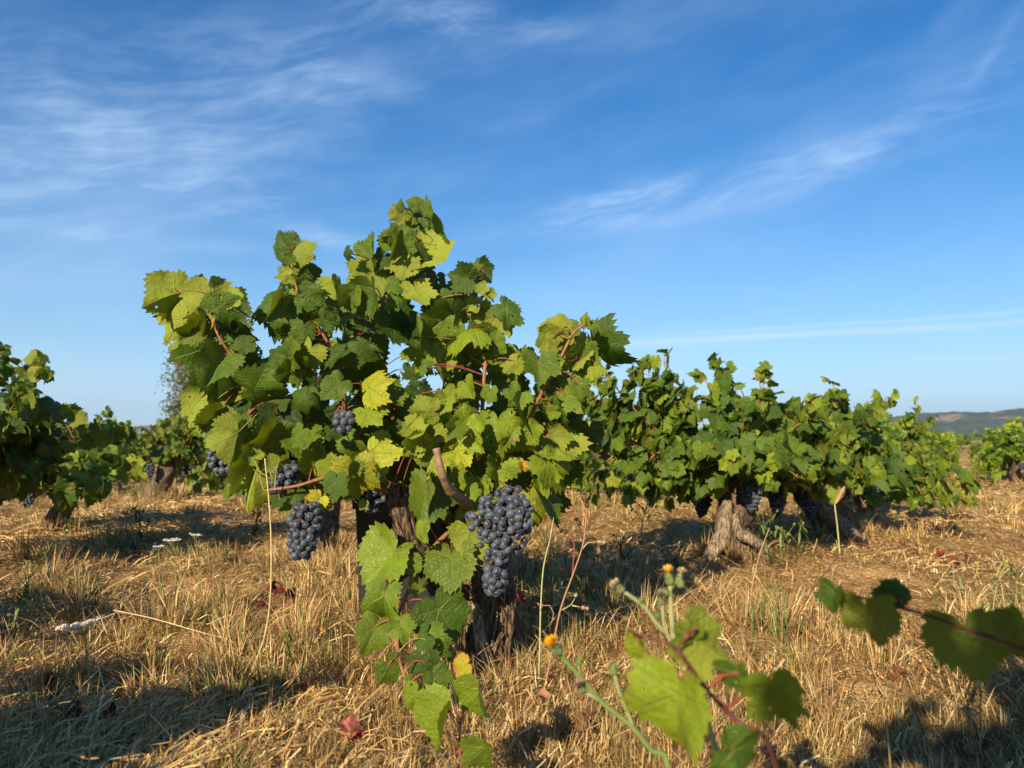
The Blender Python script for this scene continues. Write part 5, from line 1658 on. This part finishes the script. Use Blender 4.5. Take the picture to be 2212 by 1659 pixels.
# --- low green weeds dotted through the grass
def weed(label, u, v, h, seed, col, lean=0.0, nbr=4, head=True):
    g = G(u, v)
    g[2] = float(gz(g[0], g[1]))
    rng = np.random.default_rng(seed)
    root = thing("weed", label, "weed", tuple(g), "weeds in the grass")
    k = max(1.0, g[1] / 2.2)
    top = g + np.array((lean * h, rng.normal(0, 0.1) * h, h))
    pts = spline([tuple(g - (0, 0, 0.01)) + (0.0016 * k,), tuple((g + top) / 2 + rng.normal(0, 0.05, 3) * h) + (0.0014 * k,), tuple(top) + (0.0009 * k,)], 0.02)
    st = NM()
    tube(st, pts, 6, 0.03, col=col)
    st.build("stem", M_PLANT, root)
    for i in range(nbr):
        t = rng.uniform(0.3, 0.9)
        b = pts[int(t * (len(pts) - 1)), :3]
        a = rng.uniform(0, 6.28)
        e = b + np.array((math.cos(a) * 0.3, math.sin(a) * 0.3, rng.uniform(0.25, 0.5))) * h * rng.uniform(0.4, 0.9)
        q = NM()
        tube(q, [tuple(b) + (0.0010 * k,), tuple((b + e) / 2 + rng.normal(0, 0.01, 3)) + (0.0009 * k,), tuple(e) + (0.0007 * k,)], 5, 0.02, col=col)
        for _ in range(4):
            f = rng.random()
            narrow_leaf(q, rng, b + (e - b) * f, rng.normal(0, 1, 3) + (0, 0, 0.5), rng.uniform(0.02, 0.045) * (0.6 + 0.4 * k), 0.0032 * k, col * C4(*([rng.uniform(0.7, 1.3)] * 3)))
        q.build("branch", M_PLANT, root)
        if head:
            a_, p_ = head_mesh(e, e - b, 0.0034 * k, 0.008 * k, col * C4(1.2, 1.1, 1.2), C4(0.40, 0.30, 0.16) if rng.random() < 0.6 else None, 10, seed + i)
            hd = a_.build("seed_head", M_PLANT, root)
            if p_: p_.build("bristles", M_PLANT, hd, smooth=False)
    lf = NM()
    for _ in range(9):
        a = rng.uniform(0, 6.28)
        narrow_leaf(lf, rng, g + (0, 0, rng.uniform(0, 0.3) * h), (math.cos(a), math.sin(a), rng.uniform(0.2, 1.2)), rng.uniform(0.03, 0.07) * (0.6 + 0.4 * k), 0.0045 * k, col * C4(*([rng.uniform(0.7, 1.3)] * 3)))
    lf.build("leaf_rosette", M_PLANT, root)


WEEDS = [(14, 1387, 0.26, GREEN, 0.4, 5, "spindly green weed at the left edge beside the shaded grass"), (190, 1335, 0.10, GREEN, 0.3, 3, "short weed with brown tips in front of the dark shadow on the left"),
         (1662, 1235, 0.24, GREEN, -0.1, 4, "green weed with a bent top, right of the pale split trunk"), (1735, 1215, 0.17, GREEN, 0.0, 4, "small green weed left of the thick leaning trunk"), (1690, 1240, 0.15, C4(0.16, 0.21, 0.06), 0.1, 4, "grey green weed in the sun between the two right-hand trunks"),
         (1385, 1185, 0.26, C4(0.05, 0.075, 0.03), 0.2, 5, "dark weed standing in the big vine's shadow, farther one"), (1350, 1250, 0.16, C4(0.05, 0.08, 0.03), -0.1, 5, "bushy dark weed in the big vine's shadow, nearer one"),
         (1318, 1330, 0.11, PALEG, 0.0, 2, "pale green grassy weed at the edge of the big vine's shadow"), (1465, 1250, 0.07, C4(0.05, 0.12, 0.03), 0.2, 3, "bright green low weed left of the pale split trunk"), (1905, 1470, 0.14, GREEN, -0.2, 4, "forked weed below the dark shoot's leaves, left one"),
         (2030, 1465, 0.15, GREEN, 0.0, 2, "upright weed with narrow leaves under the dark shoot"), (2095, 1480, 0.10, C4(0.06, 0.10, 0.04), 0.3, 5, "leafy low weed at the shadow's edge, lower right"), (2140, 1400, 0.20, C4(0.32, 0.36, 0.12), 0.25, 4, "tall pale weed near the right edge"),
         (2062, 1305, 0.12, PALEG, 0.0, 2, "thin pale weed in the sunny grass on the right"), (2190, 1330, 0.16, C4(0.11, 0.13, 0.05), 0.1, 6, "bushy brownish weed at the right edge"), (490, 1215, 0.09, GREEN, 0.0, 3, "fresh green weed left of the narrow hanging bunch"),
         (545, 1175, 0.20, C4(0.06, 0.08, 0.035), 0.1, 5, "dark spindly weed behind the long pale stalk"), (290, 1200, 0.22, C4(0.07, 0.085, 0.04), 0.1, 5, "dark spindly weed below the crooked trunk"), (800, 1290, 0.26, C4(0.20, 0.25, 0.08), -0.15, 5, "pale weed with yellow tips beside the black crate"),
         (600, 1480, 0.10, GREEN, 0.2, 3, "small weed with a pink tip at the foot of the long pale stalk"), (2120, 1640, 0.22, C4(0.06, 0.05, 0.03), 0.1, 6, "dark dried weed in the shaded bottom right corner"), (130, 1560, 0.07, C4(0.15, 0.18, 0.05), 0.4, 3, "grassy weed around the red dry leaves at the lower left")]
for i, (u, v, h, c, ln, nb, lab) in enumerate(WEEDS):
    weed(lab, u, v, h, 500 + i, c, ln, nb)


# --- red and brown dead vine leaves
def dried_leaves(label, group, spots, size, hue, seed, lift=0.03):
    rng = np.random.default_rng(seed)
    for (u, v) in spots:
        g = G(u, v)
        g[2] = float(gz(g[0], g[1])) + lift * rng.uniform(0.6, 1.4)
        nm = NM()
        X = []
        add_leaf(nm, LOD0, rng, g, nrm(rng.normal(0, 1, 3) * (1, 1, 0.4)), nrm(rng.normal(0, 0.6, 3) + (0, -0.4, 0.7)), size * rng.uniform(0.7, 1.2), 0, rng.uniform(0.6, 1.6), rng.uniform(0.5, 1.3), 0.50)
        c = np.array(hue) * rng.uniform(0.7, 1.3)
        nm.A["col"] = [np.tile((c[0], c[1], c[2], 1.0), (nm.n, 1))]
        o = nm.build("dried_leaf", M_DRYLEAF)
        tag(o, label, "dead leaf", group)


dried_leaves("dark red curled dead leaf, one of the heap left of the big vine's foot", "red dead leaves left of the big vine", [(522, 1322), (545, 1318), (562, 1330), (585, 1312), (604, 1322), (625, 1318), (570, 1306), (640, 1326)], 0.024, (0.115, 0.018, 0.018), 61)
dried_leaves("upper bright red dead leaf hanging beside the big trunk", None, [(1122, 1368)], 0.028, (0.36, 0.045, 0.03), 62, 0.07)
dried_leaves("lower bright red dead leaf beside the big trunk", None, [(1126, 1432)], 0.028, (0.38, 0.05, 0.03), 63, 0.05)
dried_leaves("rusty red dead leaf among straw in front of the two right-hand trunks", "rusty leaves right of centre", [(1700, 1396), (1722, 1400), (1748, 1404)], 0.024, (0.20, 0.045, 0.028), 64)
dried_leaves("red brown dead leaf in the sunny grass right of the leaning trunk", "red leaves in the right-hand grass", [(1925, 1200), (1950, 1192), (1982, 1212), (2035, 1222), (2058, 1230), (2088, 1218)], 0.030, (0.19, 0.04, 0.03), 65)
dried_leaves("dark red dead leaf caught in the grass near the lower left corner", "red leaves lower left", [(110, 1500), (135, 1510), (160, 1560), (185, 1580), (230, 1575), (60, 1590)], 0.026, (0.11, 0.02, 0.017), 66)
dried_leaves("red brown dead leaf at the edge of the lower right shadow", "dead leaves lower right", [(1935, 1500), (1955, 1510)], 0.026, (0.20, 0.05, 0.03), 67)
dried_leaves("pinkish red leaf standing in the straw at the bottom, left of centre", None, [(752, 1640)], 0.030, (0.40, 0.12, 0.10), 68)
dried_leaves("brown crumpled dead leaf in the straw right of the vine sprout", "brown dead leaves at the bottom", [(1160, 1560), (1230, 1500), (1300, 1590), (1180, 1640), (1250, 1620)], 0.034, (0.30, 0.16, 0.08), 69)
dried_leaves("brown dead leaf lying in the straw, lower left", "brown dead leaves on the left", [(330, 1420), (430, 1560), (280, 1500), (560, 1545)], 0.030, (0.26, 0.14, 0.07), 70)


# --- black picking crate behind the big vine
def crate():
    a, b = P(766, 1200, 2.15), P(1010, 1200, 2.15)
    W, Dp, H = float(b[0] - a[0]), 0.24, 0.335
    x0, y0 = float((a[0] + b[0]) / 2), 2.15 + Dp / 2
    g = float(gz(x0, y0))
    root = thing("picking_crate", "black plastic picking crate standing behind the big vine's trunk", "crate", (x0, y0, g))
    BK = C4(0.019, 0.019, 0.020)

    def shell(z0, z1, k0, k1, t, nm, bottom=False):
        out, inn = [], []
        for z_, k_ in ((z0, k0), (z1, k1)):
            hw, hd = W / 2 * k_, Dp / 2 * k_
            out.append([(x0 - hw, y0 - hd, z_), (x0 + hw, y0 - hd, z_), (x0 + hw, y0 + hd, z_), (x0 - hw, y0 + hd, z_)])
            inn.append([(x0 - hw + t, y0 - hd + t, z_), (x0 + hw - t, y0 - hd + t, z_), (x0 + hw - t, y0 + hd - t, z_), (x0 - hw + t, y0 + hd - t, z_)])
        V = np.array(out[0] + out[1] + inn[0] + inn[1])
        F = []
        for i in range(4):
            j = (i + 1) % 4
            F += [(i, j, 4 + j), (i, 4 + j, 4 + i), (8 + j, 8 + i, 12 + i), (8 + j, 12 + i, 12 + j), (4 + i, 4 + j, 12 + j), (4 + i, 12 + j, 12 + i), (j, i, 8 + i), (j, 8 + i, 8 + j)]
        if bottom:
            F += [(0, 2, 1), (0, 3, 2)]
        nm.add(V, F, col=BK)
    nm = NM()
    shell(g - 0.005, g + H, 0.90, 1.0, 0.006, nm, True)
    nm.build("body", M_PLASTIC, root, smooth=False)
    nm = NM()
    shell(g + H - 0.022, g + H + 0.003, 1.045, 1.05, 0.017, nm)
    nm.build("rim", M_PLASTIC, root, smooth=False)
    for k, zz in enumerate((0.10, 0.19)):
        nm = NM()
        kk = 0.90 + 0.1 * zz / H
        shell(g + zz, g + zz + 0.008, kk + 0.022, kk + 0.024, 0.010, nm)
        nm.build("rib", M_PLASTIC, root, smooth=False)
    # curved hand grip on the front face
    t = np.linspace(0.0, np.pi, 15)
    cx = float(P(838, 1150, 2.15)[0])
    arc = np.column_stack([cx + 0.055 * np.cos(t), np.full(15, y0 - Dp / 2 * 1.0 - 0.006), g + H - 0.115 + 0.040 * np.sin(t), np.full(15, 0.0065)])
    nm = NM()
    tube(nm, arc, 10, 0.01, col=C4(0.022, 0.022, 0.024))
    nm.build("handle", M_PLASTIC, root)


crate()


# ------------------------------------------------------------------ distant trees
def tree(label, u, d, v_top, half_px, seed, name="tree", shape="oval", col=C4(0.085, 0.095, 0.035), n=5000, lean=0.0, group=None, low=0.05):
    rng = np.random.default_rng(seed)
    x = (u - 1106) / FPX * d
    top = (950 - v_top) / FPX * d + CAM_H
    W = half_px / FPX * d
    root = thing(name, label, "tree", (x, d, 0), group)
    tk = NM()
    tube(tk, [(x, d, -0.1, top * 0.028), (x + lean * 0.3, d, top * 0.3, top * 0.022), (x + lean * 0.6, d, top * 0.65, top * 0.014), (x + lean, d, top * 0.97, top * 0.004)], 10, top * 0.05, True, bark_disp(seed, 6, 0.2, 1.0), col=C4(0.16, 0.12, 0.09))
    cl = []
    for k in range(46):
        t = low + (1 - low) * rng.random() ** 0.9
        w = {"oval": math.sin(math.pi * min(1, max(0.03, (t - low) / (1 - low) * 0.93 + 0.06))) ** 0.7, "spire": (1 - t) ** 0.75 + 0.10}[shape]
        a = rng.uniform(0, 6.28)
        r = W * w * rng.uniform(0.35, 1.0)
        c = np.array((x + lean * t + math.cos(a) * r, d + math.sin(a) * r, top * t))
        cl.append((c, W * (rng.uniform(0.26, 0.44) if n > 20000 else rng.uniform(0.16, 0.34))))
        tube(tk, [(x + lean * t * 0.8, d, max(0.1, top * t - r * 0.6), top * 0.006), tuple(c) + (top * 0.002,)], 5, 1.0, col=C4(0.16, 0.12, 0.09))
    tk.build("trunk", M_BARK, root)
    m = n // len(cl)
    spread = 0.62 if n > 20000 else 0.55
    V, F, Cc, off = [], [], [], 0
    s = W * 0.075 if n < 20000 else W * 0.042
    for c, r in cl:
        p = c + rng.normal(0, 1, (m, 3)) * r * np.array((spread, spread, 0.5))
        a, b = nrm(rng.normal(0, 1, (m, 3))), nrm(rng.normal(0, 1, (m, 3)))
        L = s * rng.uniform(0.6, 1.4, (m, 1))
        q = np.stack([p - a * L, p + b * L * 0.5, p + a * L, p - b * L * 0.5], 1)
        V.append(q.reshape(-1, 3))
        i = off + np.arange(m)[:, None] * 4
        F.append(np.concatenate([i + (0, 1, 2), i + (0, 2, 3)]))
        off += 4 * m
        cc = col[:3] * rng.uniform(0.6, 1.5) * rng.uniform(0.7, 1.3, (m, 1))
        Cc.append(np.repeat(np.column_stack([cc, np.ones(m)]), 4, 0))
    nm = NM()
    nm.add(np.concatenate(V), np.concatenate(F), col=np.concatenate(Cc))
    nm.build("crown", M_TREE, root, smooth=False)


tree("tall feathery olive green tree behind the big vine's left shoot", 452, 42, 740, 98, 1, col=C4(0.115, 0.13, 0.055), n=40000, lean=0.2, low=0.02)
tree("small pointed tree on the left, right of the dark vine's cane", 233, 70, 904, 14, 2, shape="spire", n=1600, group="small far trees")
tree("pointed tree left of the tall feathery tree, left one of two", 346, 66, 906, 15, 3, shape="spire", n=1600, group="small far trees")
tree("rounded tree between the pointed tree and the tall feathery tree", 366, 60, 914, 18, 4, n=1600, group="small far trees")
tree("low shrub-like tree in front of the blue hills on the left", 262, 75, 928, 13, 5, n=1200, group="small far trees")
tree("faint pale tree just right of the dark vine's leaves", 206, 80, 915, 14, 6, n=1200, col=C4(0.10, 0.12, 0.06), group="small far trees")
tree("round tree top showing above the vine row on the right", 1655, 48, 893, 24, 7, n=2200, col=C4(0.06, 0.085, 0.035))
tree("pale yellowish tree at the far end of the right-hand vine row", 1998, 60, 916, 20, 8, n=1800, col=C4(0.17, 0.15, 0.06))


# ------------------------------------------------------------------ hills, and the air in front of them
def ridge(name, prof, d, depth, seed, rough=4.0):
    """prof: (u, v) crest points seen in the photograph, d metres to the crest"""
    us = np.linspace(prof[0][0], prof[-1][0], 160)
    vs = np.interp(us, [p[0] for p in prof], [p[1] for p in prof])
    x = (us - 1106) / FPX * d
    h = (950 - vs) / FPX * d + CAM_H
    ts = np.linspace(-1, 1, 34)
    X = np.repeat(x[:, None], 34, 1)
    Y = d + depth * ts[None, :] + 0 * X
    prof_t = np.cos(ts * np.pi / 2) ** 1.1
    Z = h[:, None] * prof_t[None, :] + rough * (fbm(X * 0.012 + seed, Y * 0.012, 0.0, 4) - 0.5) * 3 * prof_t[None, :] - 1.5 + 6.0 * (fbm(X * 0.09, Y * 0.09, seed, 2) - 0.5) * prof_t[None, :]
    n, m = X.shape
    i, j = np.meshgrid(np.arange(n - 1), np.arange(m - 1), indexing='ij')
    a = i * m + j
    nm = NM()
    nm.add(np.stack([X, Y, Z], -1).reshape(-1, 3), np.concatenate([np.stack([a, a + m, a + m + 1], -1).reshape(-1, 3), np.stack([a, a + m + 1, a + 1], -1).reshape(-1, 3)]))
    tag(nm.build(name, M_HILL), kind="structure")


ridge("hill", [(1860, 950), (1925, 914), (1985, 892), (2050, 888), (2110, 895), (2160, 890), (2212, 878), (2300, 870), (2420, 892), (2560, 905), (2700, 948)], 1500, 420, 3.0)
ridge("hill", [(-500, 935), (-200, 922), (60, 930), (245, 928), (290, 925), (350, 919), (470, 915), (640, 922), (900, 936), (1100, 950)], 2500, 600, 8.0)
ridge("hill", [(1250, 948), (1500, 940), (1700, 937), (1900, 934), (2050, 940), (2300, 946)], 2700, 500, 5.0)


def haze():
    nm = NM()
    x, y0, y1, z0, z1 = 3200, -200, 3500, -3.0, 150
    V = [(sx * x, y, z) for z in (z0, z1) for (sx, y) in ((-1, y0), (1, y0), (1, y1), (-1, y1))]
    F = [(0, 2, 1), (0, 3, 2), (4, 5, 6), (4, 6, 7), (0, 1, 5), (0, 5, 4), (1, 2, 6), (1, 6, 5), (2, 3, 7), (2, 7, 6), (3, 0, 4), (3, 4, 7)]
    nm.add(V, F)
    m, N = new_mat("haze_air")
    v = N.node("ShaderNodeVolumePrincipled")
    v.inputs["Color"].default_value = (0.62, 0.78, 1.0, 1)
    v.inputs["Density"].default_value = 0.00021
    v.inputs["Anisotropy"].default_value = 0.2
    out = N.node("ShaderNodeOutputMaterial")
    N.nt.links.new(v.outputs[0], out.inputs["Volume"])
    tag(nm.build("haze", m, smooth=False), kind="stuff")


haze()
